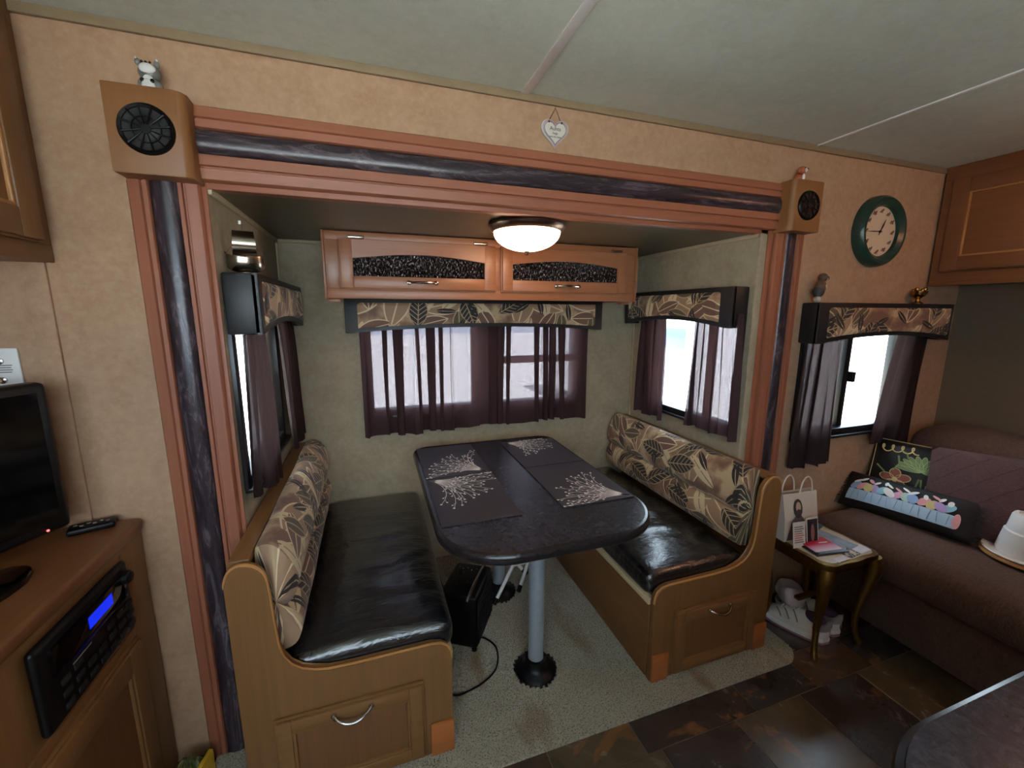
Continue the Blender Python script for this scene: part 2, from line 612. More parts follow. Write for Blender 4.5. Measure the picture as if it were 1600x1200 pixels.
def laminate():
    m, nt, bs, out = new_mat('charcoal_table_laminate')
    vec = coords(nt)
    f = noise_t(nt, vec, 60, 7, 0.75, 0.6)
    g = noise_t(nt, vec, 260, 2)
    col = ramp(nt, f, [(0.36, S(40, 40, 46)), (0.52, S(54, 55, 62)), (0.66, S(70, 72, 80))])
    col = mixc(nt, math_n(nt, 'MULTIPLY', g, 0.3), col, S(24, 22, 26))
    nt.links.new(col, bs.inputs['Base Color'])
    bs.inputs['Roughness'].default_value = 0.27
    bump(nt, bs, g, 0.06, 0.001)
    return m
M['laminate'] = laminate()
M['mat'] = plain('charcoal_placemat', S(52, 48, 54), 0.55, var=0.08)
M['print'] = plain('silver_white_print', S(236, 234, 230), 0.5)

def leather():
    m, nt, bs, out = new_mat('black_bench_vinyl')
    vec = coords(nt)
    f = noise_t(nt, vec, 5, 5, 0.6, 1.0)
    g = noise_t(nt, vec, 320, 2)
    wr = noise_t(nt, coords(nt, scale=(3, 9, 3)), 2.2, 4, 0.6, 1.6)
    bs.inputs['Base Color'].default_value = (0.008, 0.0085, 0.0095, 1)
    nt.links.new(mixc(nt, f, (0.006, 0.0065, 0.0075, 1), (0.016, 0.017, 0.019, 1)), bs.inputs['Base Color'])
    rr = nt.nodes.new('ShaderNodeMapRange'); rr.inputs['To Min'].default_value = 0.17; rr.inputs['To Max'].default_value = 0.28; bs.inputs['Specular IOR Level'].default_value = 0.9; bs.inputs['Coat Weight'].default_value = 0.5; bs.inputs['Coat Roughness'].default_value = 0.16
    nt.links.new(f, rr.inputs[0]); nt.links.new(rr.outputs[0], bs.inputs['Roughness'])
    h = math_n(nt, 'ADD', math_n(nt, 'MULTIPLY', g, 0.05), wr)
    bump(nt, bs, h, 0.35, 0.02)
    return m
M['leather'] = leather()

def chenille(name, c, scale=90):
    m, nt, bs, out = new_mat(name)
    vec = coords(nt)
    f = noise_t(nt, coords(nt, scale=(1, 2.2, 1)), scale*0.6, 5, 0.75, 0.6)
    g = noise_t(nt, vec, 6, 3)
    col = mixc(nt, f, tuple(x*0.15 for x in c[:3])+(1,), tuple(min(1, x*2.0) for x in c[:3])+(1,))
    col = mixc(nt, math_n(nt, 'MULTIPLY', g, 0.3), col, tuple(x*0.6 for x in c[:3])+(1,))
    nt.links.new(col, bs.inputs['Base Color'])
    bs.inputs['Roughness'].default_value = 0.9
    bs.inputs['Sheen Weight'].default_value = 0.1
    bs.inputs['Specular IOR Level'].default_value = 0.15
    bump(nt, bs, f, 0.7, 0.006)
    return m
M['sofa'] = chenille('brown_chenille', S(92, 70, 60))
M['purple'] = chenille('plum_velvet', S(92, 66, 66), 200)

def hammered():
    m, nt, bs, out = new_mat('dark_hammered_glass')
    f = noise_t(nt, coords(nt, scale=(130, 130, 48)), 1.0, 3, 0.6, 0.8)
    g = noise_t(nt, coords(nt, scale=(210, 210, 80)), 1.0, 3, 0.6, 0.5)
    nt.links.new(ramp(nt, g, [(0.44, (0.01, 0.009, 0.01, 1)), (0.56, (0.05, 0.045, 0.05, 1)), (0.64, (0.75, 0.75, 0.8, 1))]), bs.inputs['Base Color'])  # bright noise specks in the base colour stand in for glints on the glass
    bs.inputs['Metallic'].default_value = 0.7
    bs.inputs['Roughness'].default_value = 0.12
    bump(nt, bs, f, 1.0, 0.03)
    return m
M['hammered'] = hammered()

# ------------------------------------------------------------------ dimensions (metres)
CEIL = 2.03
XSL, XSR, YSB, ZSC = 0.16, 2.035, 0.815, 1.68      # slide-out room faces
XC = 1.0875
XRW, XLW, YBW = 3.40, -1.10, -2.35

# ------------------------------------------------------------------ exterior
mb = MB(); mb.box(-30, 40, -30, 40, -1.0, -0.9)
struct('ground', mb, plain('pale_gravel_ground', S(196, 194, 186), 0.9, nscale=3))
t = thing('parked_trailer', 'white parked trailer with blue-tinted windows outside the right dinette window', 'trailer', (5.6, 4.4, -0.9))
mb = MB(); mb.box(5.0, 7.2, 3.4, 9.5, -0.6, 1.35, 0.12, 3); mb.build('body', M['white'], t)
for k in range(3):
    mb = MB(); mb.box(4.985, 5.02, 3.75+k*1.15, 4.65+k*1.15, 0.80, 1.12, 0.02); mb.build('window', plain('blue_tinted_window', S(70, 110, 150), 0.2), t)
for yy in (4.6, 8.0):
    mb = MB(); mb.lathe([(0.0, -0.1), (0.30, -0.1), (0.32, 0), (0.30, 0.1), (0.0, 0.1)], (5.2, yy, -0.58), 24, 'x'); mb.build('wheel', M['black'], t)

# ------------------------------------------------------------------ room shell
def wall_with_holes(mb, axis, c0, c1, a0, a1, z0, z1, holes):
    """slab between c0..c1 on `axis`, spanning a0..a1 and z0..z1, minus rectangular holes (a0,a1,z0,z1)"""
    As = sorted({a0, a1} | {h[0] for h in holes} | {h[1] for h in holes})
    Zs = sorted({z0, z1} | {h[2] for h in holes} | {h[3] for h in holes})
    for i in range(len(As)-1):
        j = 0
        while j < len(Zs)-1:
            def hole(jj):
                am, zm = (As[i]+As[i+1])/2, (Zs[jj]+Zs[jj+1])/2
                return any(h[0] < am < h[1] and h[2] < zm < h[3] for h in holes)
            if hole(j):
                j += 1; continue
            k = j
            while k+1 < len(Zs)-1 and not hole(k+1): k += 1
            if axis == 'y': mb.box(As[i], As[i+1], c0, c1, Zs[j], Zs[k+1])
            else: mb.box(c0, c1, As[i], As[i+1], Zs[j], Zs[k+1])
            j = k+1
    return mb

W4 = (2.345, 3.03, 0.80, 1.36)     # window beside the clock
mb = MB(); wall_with_holes(mb, 'y', 0, 0.06, XLW, XRW, -0.02, CEIL, [(0.10, 2.15, 0, 1.74), W4])
struct('wall_front', mb, M['wall'], smooth=False)
W1 = (0.035, 0.60, 0.85, 1.36)
mb = MB(); wall_with_holes(mb, 'x', 0.105, XSL, 0.0, YSB, 0, ZSC, [W1])
struct('wall_slide_left', mb, M['slidewall'], smooth=False)
mb = MB(); wall_with_holes(mb, 'x', XSR, 2.09, 0.0, YSB, 0, ZSC, [W1])
struct('wall_slide_right', mb, M['slidewall'], smooth=False)
W2 = (0.515, 1.655, 0.855, 1.36)
mb = MB(); wall_with_holes(mb, 'y', YSB, YSB+0.06, 0.105, 2.09, -0.02, ZSC+0.05, [W2])
struct('wall_slide_back', mb, M['slidewall'], smooth=False)
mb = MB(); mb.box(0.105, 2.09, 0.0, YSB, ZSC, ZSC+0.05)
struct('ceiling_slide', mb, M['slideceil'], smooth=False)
mb = MB(); mb.box(0.105, 2.09, 0.061, YSB+0.06, -0.06, 0.0)
struct('floor_slide', mb, M['grout'], smooth=False)
mb = MB(); mb.box(XLW-0.06, XRW+0.06, YBW-0.06, 0.06, CEIL, CEIL+0.06)
struct('ceiling', mb, M['ceil'], smooth=False)
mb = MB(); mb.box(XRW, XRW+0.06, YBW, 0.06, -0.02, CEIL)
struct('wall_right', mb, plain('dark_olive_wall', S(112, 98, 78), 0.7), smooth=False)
mb = MB(); wall_with_holes(mb, 'x', XLW-0.06, XLW, YBW, 0.06, -0.02, CEIL, [])
struct('wall_left', mb, M['wall'], smooth=False)
W5 = (-0.75, 1.15, 1.02, 1.86)  # unseen window added behind the camera, sized and raised for its daylight
mb = MB(); wall_with_holes(mb, 'y', YBW-0.06, YBW, XLW-0.06, XRW+0.06, -0.02, CEIL, [W5])
struct('wall_back', mb, M['wall'], smooth=False)

# floor with loose-laid slate look tiles
mb = MB(); mb.box(XLW-0.06, XRW+0.06, YBW-0.06, 0.06, -0.06, -0.003)
floor = struct('floor', mb, M['grout'], smooth=False)
tile_mesh = {}
def tile(x0, y0, w, h):
    key = (round(w, 3), round(h, 3))
    if key not in tile_mesh:
        b = MB(); g = 0.0014
        b.box(g, w-g, g, h-g, -0.003, 0.0, 0.001, 1)
        o = b.build('tile', M['tile'], floor)
        tile_mesh[key] = o.data
    else:
        o = bpy.data.objects.new('tile', tile_mesh[key]); COL.objects.link(o); o.parent = floor
    o.location = (x0, y0, 0)
T = 0.30
rows = [(-0.4425, T*0.98), (-0.7425, T), (-1.0425, T), (-1.3425, T), (-1.6425, T), (-1.9425, T), (-2.2425, T)]
ri = 0
y = -0.4425
for ri in range(8):
    h = 0.4425 if ri == 0 else (T if ri % 2 else T*0.7)
    if ri == 0:
        y0 = -0.4425
    else:
        y0 = y-h
    if y0 < YBW+0.02: break
    x = XLW + (0.04, 0.19, 0.11, 0.25)[ri % 4]
    first = True
    xs = [XLW]
    k = 0
    off = (0.145, 0.045, 0.24, 0.10)[ri % 4]
    while xs[-1] < XRW-0.05:
        nx = (xs[0]+off) if len(xs) == 1 else xs[-1]+(T if (k*7+ri*3) % 4 else T*1.5)
        k += 1
        xs.append(min(nx, XRW))
    for a, b in zip(xs, xs[1:]):
        if ri == 0 and b-a > 0.2:
            tile(a, y0, b-a, 0.147); tile(a, y0+0.147, b-a, 0.2955)
        else:
            tile(a, y0, b-a, h)
    y = y0

# carpet
def carpet_poly():
    p = [(0.02, -0.335), (2.03, -0.335)]
    for i in range(1, 9):
        a = -PI/2+PI/2*i/8
        p.append((2.03+0.08*math.cos(a), -0.255+0.08*math.sin(a)))
    p += [(2.11, -0.03), (2.03, -0.03), (2.03, 0.81), (0.165, 0.81), (0.165, -0.03), (0.02, -0.03)]
    return p
mb = MB(); mb.prism(carpet_poly(), 0.0, 0.010)
rnd = random.Random(3)
nt_ = 0
while nt_ < 42000:
    x = rnd.uniform(0.02, 2.11); y = rnd.uniform(-0.34, 0.81)
    if y > -0.235 and (x < 0.72 or x > 1.46): continue
    if x > 2.03 and y < -0.30: continue
    nt_ += 1
    a = rnd.uniform(0, 6.28); r = rnd.uniform(0.0018, 0.0034); h = rnd.uniform(0.003, 0.0065)
    dx, dy = rnd.uniform(-.003, .003), rnd.uniform(-.003, .003)
    vs_ = [mb.bm.verts.new((x+r*math.cos(a+k*2.094), y+r*math.sin(a+k*2.094), 0.0095)) for k in range(3)]
    tp = mb.bm.verts.new((x+dx, y+dy, 0.010+h))
    for k in range(3):
        mb.bm.faces.new((vs_[k], vs_[(k+1) % 3], tp))
o = mb.build('carpet', M['carpet'], smooth=False, normals=False, kind='stuff')
tag(o, 'speckled beige carpet on the floor between the dinette benches', 'carpet')

# ceiling strips, crown, battens, corner strips
def tbox(name, mat, *a, bev=0.002):
    b = MB(); b.box(*a, bev); return struct(name, b, mat)
tbox('trim_1', M['ceilstrip'], 1.012, 1.040, YBW, 0.0, CEIL-0.006, CEIL)
tbox('trim_2', M['ceilstrip'], 2.275, 2.289, YBW, 0.0, CEIL-0.005, CEIL)
tbox('trim_4', M['crown'], XLW, XRW, -0.010, 0.0, CEIL-0.022, CEIL)
tbox('trim_5', M['wall'], -0.23, -0.187, -0.008, 0.0, 0.0, 2.0)
tbox('trim_6', M['strip'], XSL, XSL+0.010, 0.0, YSB, ZSC-0.016, ZSC)
tbox('trim_7', M['strip'], XSR-0.010, XSR, 0.0, YSB, ZSC-0.016, ZSC)
tbox('trim_8', M['strip'], XSL+0.01, XSR-0.01, YSB-0.010, YSB, ZSC-0.014, ZSC)
tbox('trim_9', M['strip'], XSL, XSL+0.008, YSB-0.010, YSB, 0.0, ZSC-0.016)
tbox('trim_10', M['strip'], XSR-0.010, XSR, YSB-0.012, YSB, 0.0, ZSC-0.016)
tbox('trim_11', M['trimwood'], 2.072, 2.105, -0.006, 0.0, 0.0, 1.70)
tbox('trim_16', M['trimwood'], 0.147, 0.1605, -0.006, 0.0, 0.0, 1.70, bev=0.001)
tbox('trim_3', M['slidewall'], XSR, 2.072, -0.004, 0.0, 0.0, 1.70)

# slide-out surround: outer wood, dark bullnose, inner wood
WB, WD = 0.150, 0.030
def band_profile(w0, w1, flip):
    # small moulded wood section: width coordinate, projection
    p = [(w0, 0), (w0, -0.018), (w0+0.004, -0.024), (w0+0.028, -0.028), (w0+0.031, -0.022), (w0+0.034, -0.022), (w0+0.036, -0.029), (w1-0.002, -0.029), (w1, -0.026), (w1, 0)]
    if flip:
        p = [(w0+w1-a, b) for a, b in p][::-1]
    return p
def bull_profile(w0, w1):
    c = (w0+w1)/2; r = (w1-w0)/2
    return [(w0, 0)] + [(c-r*math.cos(PI*i/14), -0.016-r*0.62*math.sin(PI*i/14)) for i in range(15)] + [(w1, 0)]
def jamb(name, x0, sgn):
    rt_ = structroot(name, (x0, 0, 0))
    for nm, prof, mat in (('outer_moulding', band_profile(0, 0.045, False), M['trimwood']), ('bullnose', bull_profile(0.045, 0.104), M['marble']), ('inner_moulding', band_profile(0.104, WB, True), M['trimwood'])):
        b = MB(); b.prism([(x0+sgn*a, c) for a, c in prof], 0.0, 1.68, 'z'); b.build(nm, mat, rt_)
jamb('trim_12', 0.0, 1)
jamb('trim_13', 2.25, -1)
rt_ = structroot('trim_14', (0.15, 0, 1.69))
for nm, prof, mat in (('outer_moulding', band_profile(0, 0.054, False), M['trimwoodx']), ('bullnose', bull_profile(0.054, 0.113), M['marblex']), ('inner_moulding', band_profile(0.113, 0.175, True), M['trimwoodx'])):
    b = MB(); b.prism([(c, 1.866-a) for a, c in prof], 0.152, 2.098, 'x'); b.build(nm, mat, rt_)
tbox('trim_15', M['trimwoodx'], 0.15, 2.10, -0.004, 0.03, ZSC-0.004, 1.71)

# ------------------------------------------------------------------ windows
def window(name, axis, c_in, c_out, a0, a1, z0, z1, inward, vbars=(), hbars=(), latch=None):
    """black framed window set into a wall hole. inward: sign pointing into the room along the axis"""
    rt_ = structroot(name, (0, 0, 0))
    fr = 0.022
    pr = c_in + inward*0.012
    def bx(b, p0, p1, q0, q1, A0, A1, bev=0.003):
        lo, hi = min(p0, p1), max(p0, p1)
        if axis == 'y': b.box(q0, q1, lo, hi, A0, A1, bev)
        else: b.box(lo, hi, q0, q1, A0, A1, bev)
    b = MB()
    bx(b, pr, c_out, a0-0.012, a0+fr, z0-0.012, z1+0.012)
    bx(b, pr, c_out, a1-fr, a1+0.012, z0-0.012, z1+0.012)
    bx(b, pr, c_out, a0+fr, a1-fr, z0-0.012, z0+fr)
    bx(b, pr, c_out, a0+fr, a1-fr, z1-fr, z1+0.012)
    b.build('window_frame', M['blackframe'], rt_)
    mid = (c_in+c_out)/2
    for v in vbars:
        b = MB(); bx(b, mid-0.014, mid+0.014, v[0], v[1], z0+fr, z1-fr); b.build('stile', M['blackframe'], rt_)
    for h in hbars:
        b = MB(); bx(b, mid-0.014, mid+0.014, h[0], h[1], h[2], h[3]); b.build('rail', M['blackframe'], rt_)
    edges = [a0+fr] + [x for v in vbars for x in v] + [a1-fr]
    for i in range(0, len(edges), 2):
        b = MB(); bx(b, mid-0.002, mid+0.002, edges[i], edges[i+1], z0+fr, z1-fr, 0); b.build('pane', M['pane'], rt_, smooth=False)
    b = MB()
    bx(b, c_in+inward*0.03, c_in, a0-0.012, a1+0.012, z0-0.02, z0-0.006); b.build('sill', M['blackframe'], rt_)
    if latch:
        b = MB(); bx(b, mid+inward*0.035, mid, latch[0], latch[0]+0.02, latch[1], latch[1]+0.05, 0.004); b.build('latch', M['black'], rt_)
window('window_1', 'x', XSL, 0.115, *W1, inward=1, vbars=((0.42, 0.455),), latch=(0.43, 1.08))
window('window_2', 'y', YSB, YSB+0.055, *W2, inward=-1, vbars=((1.04, 1.165),), hbars=((1.165, 1.635, 1.085, 1.125),))
window('window_3', 'x', XSR, 2.08, *W1, inward=-1, vbars=((0.20, 0.235),))
window('window_4', 'y', 0.0, 0.055, *W4, inward=-1, vbars=((2.655, 2.692),), latch=(2.692, 1.04))
window('added_window', 'y', YBW, YBW-0.055, *W5, inward=1, vbars=((0.13, 0.17),))

# ------------------------------------------------------------------ valances
def valance(label, axis, c0, c1, a0, a1, z0, z1, near_end, margins, rise):
    """black upholstered box on a wall. c0 = wall face, c1 = front face. margins=(lo,hi) of the printed panel"""
    base = ((a0+a1)/2, c0, z0) if axis == 'y' else (c0, (a0+a1)/2, z0)
    t = thing('valance', label, 'valance', base, group='leaf print window valances')
    s = 1 if c1 > c0 else -1
    th = 0.02
    L = a1-a0
    def arch(a, lo, hi, zb):
        u = (a-lo)/(hi-lo)
        return zb + rise*math.sin(PI*max(0, min(1, u)))**0.8 if 0 < u < 1 else zb
    n = 28
    lo, hi = a0+margins[0]*0.6, a1-margins[1]*0.6
    bottom = [(a0, z0)] + [(lo+(hi-lo)*i/n, arch(lo+(hi-lo)*i/n, lo, hi, z0)) for i in range(n+1)] + [(a1, z0)]
    poly = bottom + [(a1, z1), (a0, z1)]
    b = MB(); b.prism(poly, min(c1, c1-s*th), max(c1, c1-s*th), axis, 0.004)
    b.build('face_board', M['vinyl'], t)
    def bx(b, p0, p1, q0, q1, A0, A1, bev):
        l, h = min(p0, p1), max(p0, p1)
        if axis == 'y': b.box(q0, q1, l, h, A0, A1, bev)
        else: b.box(l, h, q0, q1, A0, A1, bev)
    b = MB(); bx(b, c0+s*0.001, c1-s*0.002, a0, a0+th, z0, z1, 0.006); b.build('end_board', M['vinyl'], t)
    b = MB(); bx(b, c0+s*0.001, c1-s*0.002, a1-th, a1, z0, z1, 0.006); b.build('end_board', M['vinyl'], t)
    b = MB(); bx(b, c0+s*0.001, c1-s*0.002, a0+th, a1-th, z1-0.014, z1, 0.004); b.build('top_board', M['vinyl'], t)
    p0, p1 = a0+margins[0], a1-margins[1]
    zb = z0+0.016
    zt = z1-0.018
    fr = c1+s*0.006
    def fn(u, v):
        a = p0+(p1-p0)*u
        zl = arch(a, lo, hi, zb)
        z = zl+(zt-zl)*v
        e = min(u*(p1-p0), (1-u)*(p1-p0), v*(zt-zl), (1-v)*(zt-zl))
        pu = c1 - s*0.002 + s*0.009*min(1, e/0.012)**0.5
        return (a, pu, z) if axis == 'y' else (pu, a, z)
    b = MB(); b.sheet(fn, 60, 12, lambda u, v: (a0*1.3+(p1-p0)*u+z0*3+c1, v*(zt-zb)+a1))
    b.build('leaf_print_panel', M['leaf'], t, ang=60)
    return t
valance('leaf print valance with tall black end over the left dinette window', 'x', XSL, XSL+0.09, 0.02, 0.78, 1.301, 1.472, 0, (0.035, 0.02), 0.030)
valance('leaf print valance with wide black end over the right dinette window', 'x', XSR, XSR-0.088, 0.02, 0.78, 1.301, 1.472, 0, (0.062, 0.03), 0.030)
valance('long leaf print valance under the wall cabinet over the rear window', 'y', YSB, 0.715, 0.43, 1.757, 1.268, 1.426, 0, (0.05, 0.04), 0.024)
valance('leaf print valance below the wall clock with figurines on top', 'y', 0.0, -0.085, 2.31, 3.21, 1.236, 1.408, 0, (0.05, 0.02), 0.030)

# ------------------------------------------------------------------ curtains
def curtain(label, axis, c, a0, a1, z0, z1, folds, seed, mat, amp=0.016, over=1.5, bot=None, push=None, hem=0.0):
    """pleated cloth hanging in the plane `c`; bot=(a0,a1) extents at the hem; push(z01)->offset of the plane"""
    rn = random.Random(seed)
    bot = bot or (a0, a1)
    ph = [rn.uniform(-0.6, 0.6) for _ in range(6)]
    fr = [rn.uniform(0.5, 1.8) for _ in range(6)]
    nu, nv = folds*22, 22
    def fn(u, v):
        z = z1+(z0+hem*(1-u)-z1)*v
        lo = a0+(bot[0]-a0)*v; hi = a1+(bot[1]-a1)*v
        W = hi-lo
        w = u + 0.035*math.sin(2*PI*fr[0]*u*2+ph[0]) + 0.02*math.sin(2*PI*fr[1]*u*3+ph[1])
        k = 2*PI*folds
        phs = 0.5*math.sin(v*1.7+ph[2])*math.sin(u*9+ph[3]*4) + 0.35*v*math.sin(u*17+ph[4]*5)
        A = over*W/k*(0.75+0.5*math.sin(u*11+ph[5]*7)**2)*(1.0-0.25*v)
        env = min(1, u*folds*1.2, (1-u)*folds*1.2)
        a = lo + W*u + A*math.sin(k*w+phs)*env
        off = amp*(0.7+0.5*v)*math.cos(k*w+phs+0.4*v)*(0.8+0.4*math.sin(u*7+ph[0]*5)) + 0.004*math.sin(u*31+v*4)
        cc = c + off + (push(v) if push else 0)
        zz = z - 0.006*math.sin(u*13+ph[1]*3)*v
        return (a, cc, zz) if axis == 'y' else (cc, a, zz)
    Lr = (a1-a0)*2.2
    b = MB(); b.sheet(fn, nu, nv, lambda u, v: (u*Lr+seed, v*(z1-z0)))
    o = b.build('curtain', mat, None, ang=180, normals=False)
    tag(o, label, 'curtain', 'plum brown window curtains')
    return o
curtain('sheer plum curtain over the left half of the rear dinette window', 'y', 0.765, 0.485, 0.92, 0.755, 1.345, 6, 1, M['curtain'], 0.018, 2.8)
curtain('sheer plum curtain over the right half of the rear dinette window', 'y', 0.765, 0.915, 1.695, 0.762, 1.345, 10, 2, M['curtain'], 0.018, 2.8)
curtain('dark curtain panel near the opening at the left dinette window', 'x', 0.192, 0.046, 0.290, 0.757, 1.36, 4, 3, M['curtaindark'], 0.009, 1.1, (-0.03, 0.330), lambda v: 0.006*v, hem=0.08)
curtain('dark curtain panel at the rear end of the left dinette window', 'x', 0.205, 0.44, 0.775, 0.80, 1.36, 4, 4, M['curtaindark'], 0.010, 1.1, (0.50, 0.775), lambda v: 0.012*v)
curtain('plum curtain panel at the rear end of the right dinette window', 'x', 1.985, 0.475, 0.685, 0.80, 1.36, 4, 5, M['curtain'], 0.012, 1.3, (0.45, 0.71))
curtain('plum curtain panel near the opening at the right dinette window', 'x', 1.985, 0.0, 0.265, 0.825, 1.36, 5, 6, M['curtain'], 0.013, 1.4, (-0.02, 0.275))
curtain('long dark curtain panel hanging left of the window under the clock', 'y', -0.045, 2.325, 2.53, 0.67, 1.33, 4, 7, M['curtaindark'], 0.013, 1.2, (2.285, 2.55))
curtain('dark curtain panel bunched right of the window under the clock', 'y', -0.045, 2.925, 3.14, 0.70, 1.33, 3, 8, M['curtaindark'], 0.014, 1.2, (2.82, 3.12), hem=0.04)

# ------------------------------------------------------------------ generic door with raised frame
def panel_door(parent, w, h, M4, wd, wh, panel_mat, name='door', arch=0.0, th=0.02, rail=0.05, bead=0.008, bevel_mat=None):
    """door in local coords: x 0..w, z 0..h, front face at y=-th; four framing pieces, inner bead and sunk panel"""
    b = MB(M4)
    b.box(0, rail, -th, 0, 0, h, 0.003)
    b.box(w-rail, w, -th, 0, 0, h, 0.003)
    if arch:
        top = [(rail-0.001, h)] + [(rail-0.001, h-rail-arch)] + [(rail+(w-2*rail)*i/16, h-rail-arch+arch*math.sin(PI*i/16)) for i in range(17)] + [(w-rail+0.001, h-rail-arch), (w-rail+0.001, h)]
        b.prism(top, -th+0.0005, 0, 'y')
    else:
        b.box(rail-0.001, w-rail+0.001, -th+0.0005, 0, h-rail, h, 0.003)
    b.box(rail-0.001, w-rail+0.001, -th+0.0005, 0, 0, rail, 0.003)
    d = b.build(name, wd, parent)
    b = MB(M4)
    b.box(rail, w-rail, -th*0.4, -0.001, rail, h-rail-(0 if arch else 0))
    p = b.build('panel', panel_mat, d, smooth=False)
    if not arch:
        b = MB(M4)
        i0, i1, j0, j1 = rail, w-rail, rail, h-rail
        for a in ((i0-.001, i0+bead, j0, j1), (i1-bead, i1+.001, j0, j1), (i0, i1, j0-.001, j0+bead), (i0, i1, j1-bead, j1+.001)):
            b.box(a[0], a[1], -th*0.8, -0.002, a[2], a[3], 0.003)
        b.build('bead', bevel_mat or wd, d)
    b = MB(M4)
    e = 0.006
    for a in ((-e, w+e, -e, 0.001), (-e, w+e, h-0.001, h+e), (-e, 0.001, 0, h), (w-0.001, w+e, 0, h)):
        b.box(a[0], a[1], -th*0.55, 0, a[2], a[3], 0.003)
    b.build('lip', wh, d)
    return d

def bow_handle(M4, x0, x1, z, y, r, mat, parent, drop=0.0, name='handle'):
    b = MB(M4)
    n = 16
    pts, rs = [], []
    for i in range(n+1):
        u = i/n
        pts.append((x0+(x1-x0)*u, y-0.026*math.sin(PI*u)**0.6, z-drop*math.sin(PI*u)))
        rs.append(r*(0.75+0.35*math.sin(PI*u)+0.5*(1 if i in (0, 1, n-1, n) else 0)))
    b.tube(pts, rs, 10)
    for x in (x0, x1):
        b.lathe([(0.0, 0.004), (r*1.9, 0.003), (r*2.0, 0.0), (r*1.4, -0.005), (0.0, -0.008)], (x, y, z), 14, 'y')
    return b.build(name, mat, parent)

# ------------------------------------------------------------------ corner speaker boxes
def speaker_box(label, x0, x1, round_side):
    t = thing('speaker_box', label, 'speaker', ((x0+x1)/2, 0, 1.680), group='corner speaker boxes')
    yf = -0.080
    r = 0.022
    pts = []
    if round_side > 0:
        pts = [(x0, 0), (x0, yf)] + [(x1-r+r*math.sin(PI/2*i/8), yf+r-r*math.cos(PI/2*i/8)) for i in range(9)] + [(x1, 0)]
    else:
        pts = [(x0, 0)] + [(x0+r-r*math.cos(PI/2*i/8), yf+r-r*math.sin(PI/2*i/8)) for i in range(9)] + [(x1, yf), (x1, 0)]
    b = MB(); b.prism(pts, 1.680, 1.868, 'z', 0.002, 1); b.build('cabinet', M['speakerbox'], t)
    cx = (x0+x1)/2 + (-0.002 if round_side > 0 else 0.004); cz = 1.776
    R = 0.055
    b = MB(); b.lathe([(R, 0.004), (R, -0.004), (R-0.004, -0.009), (R-0.009, -0.006), (R-0.010, 0.002)], (cx, yf, cz), 48, 'y', cap=False); g = b.build('rim', M['black'], t)
    b = MB(); b.lathe([(R-0.009, -0.003), (0.026, -0.0005), (0.012, -0.005), (0.0, -0.007)], (cx, yf, cz), 40, 'y', cap=False); b.build('cone', M['speaker'], t)
    for k in range(12):
        a = 2*PI*k/12+0.2
        b = MB(); p0 = Vector((cx+0.010*math.cos(a), yf-0.006, cz+0.010*math.sin(a))); p1 = Vector((cx+(R-0.006)*math.cos(a), yf-0.006, cz+(R-0.006)*math.sin(a)))
        b.tube([p0, p1], [0.0012, 0.0026], 6); b.build('grille_spoke', M['black'], t)
    b = MB(); b.lathe([(0.030, -0.004), (0.030, -0.007), (0.027, -0.007), (0.027, -0.004)], (cx, yf, cz), 32, 'y', cap=False); b.build('grille_ring', M['black'], t)
    b = MB(); b.lathe([(0.011, 0), (0.010, -0.008), (0.0, -0.009)], (cx, yf, cz), 20, 'y', cap=False); b.build('grille_cap', M['black'], t)
speaker_box('brown wooden speaker box at the left end of the trim beam', 0.004, 0.158, 1)
speaker_box('brown wooden speaker box at the right end of the trim beam', 2.094, 2.246, -1)

# ------------------------------------------------------------------ wall cabinet in the slide-out
CX0, CX1, CY, CZ0, CZ1 = 0.380, 1.805, 0.50, 1.418, 1.678
t = thing('wall_cabinet', 'wooden wall cabinet with two dark textured glass doors above the rear window', 'cabinet', (XC, 0.65, CZ0))
b = MB(); b.box(CX0, CX0+0.016, CY, 0.80, CZ0, CZ1, 0.002); b.build('side', M['cherryz'], t)
b = MB(); b.box(CX1-0.016, CX1, CY, 0.80, CZ0, CZ1, 0.002); b.build('side', M['cherryz'], t)
b = MB(); b.box(CX0+0.016, CX1-0.016, CY+0.02, 0.80, CZ0+0.012, CZ0+0.026); b.build('bottom', M['cherryx'], t)
b = MB()
b.box(CX0+0.001, CX1-0.001, CY-0.004, CY+0.018, CZ1-0.036, CZ1-0.001, 0.002)
b.box(CX0+0.001, CX1-0.001, CY-0.004, CY+0.018, CZ0, CZ0+0.040, 0.002)
b.box(CX0+0.001, CX0+0.055, CY-0.0035, CY+0.018, CZ0+0.04, CZ1-0.036, 0.001)
b.box(CX1-0.055, CX1-0.001, CY-0.0035, CY+0.018, CZ0+0.04, CZ1-0.036, 0.001)
b.box(1.070, 1.106, CY-0.0035, CY+0.018, CZ0+0.04, CZ1-0.036, 0.001)
b.build('face_frame', M['cherryx'], t)
b = MB(); b.box(CX0-0.006, CX0+0.004, CY-0.012, CY+0.006, CZ0-0.002, CZ1, 0.002); b.build('corner_moulding', M['cherryz'], t)
b = MB(); b.box(CX1-0.004, CX1+0.006, CY-0.012, CY+0.006, CZ0-0.002, CZ1, 0.002); b.build('corner_moulding', M['cherryz'], t)
b = MB(); b.box(CX0+0.004, CX0+0.05, CY+0.03, CY+0.06, CZ0-0.014, CZ0, 0.002); b.build('bracket', M['cherryx'], t)
b = MB(); b.box(CX1-0.05, CX1-0.004, CY+0.03, CY+0.06, CZ0-0.014, CZ0, 0.002); b.build('bracket', M['cherryx'], t)
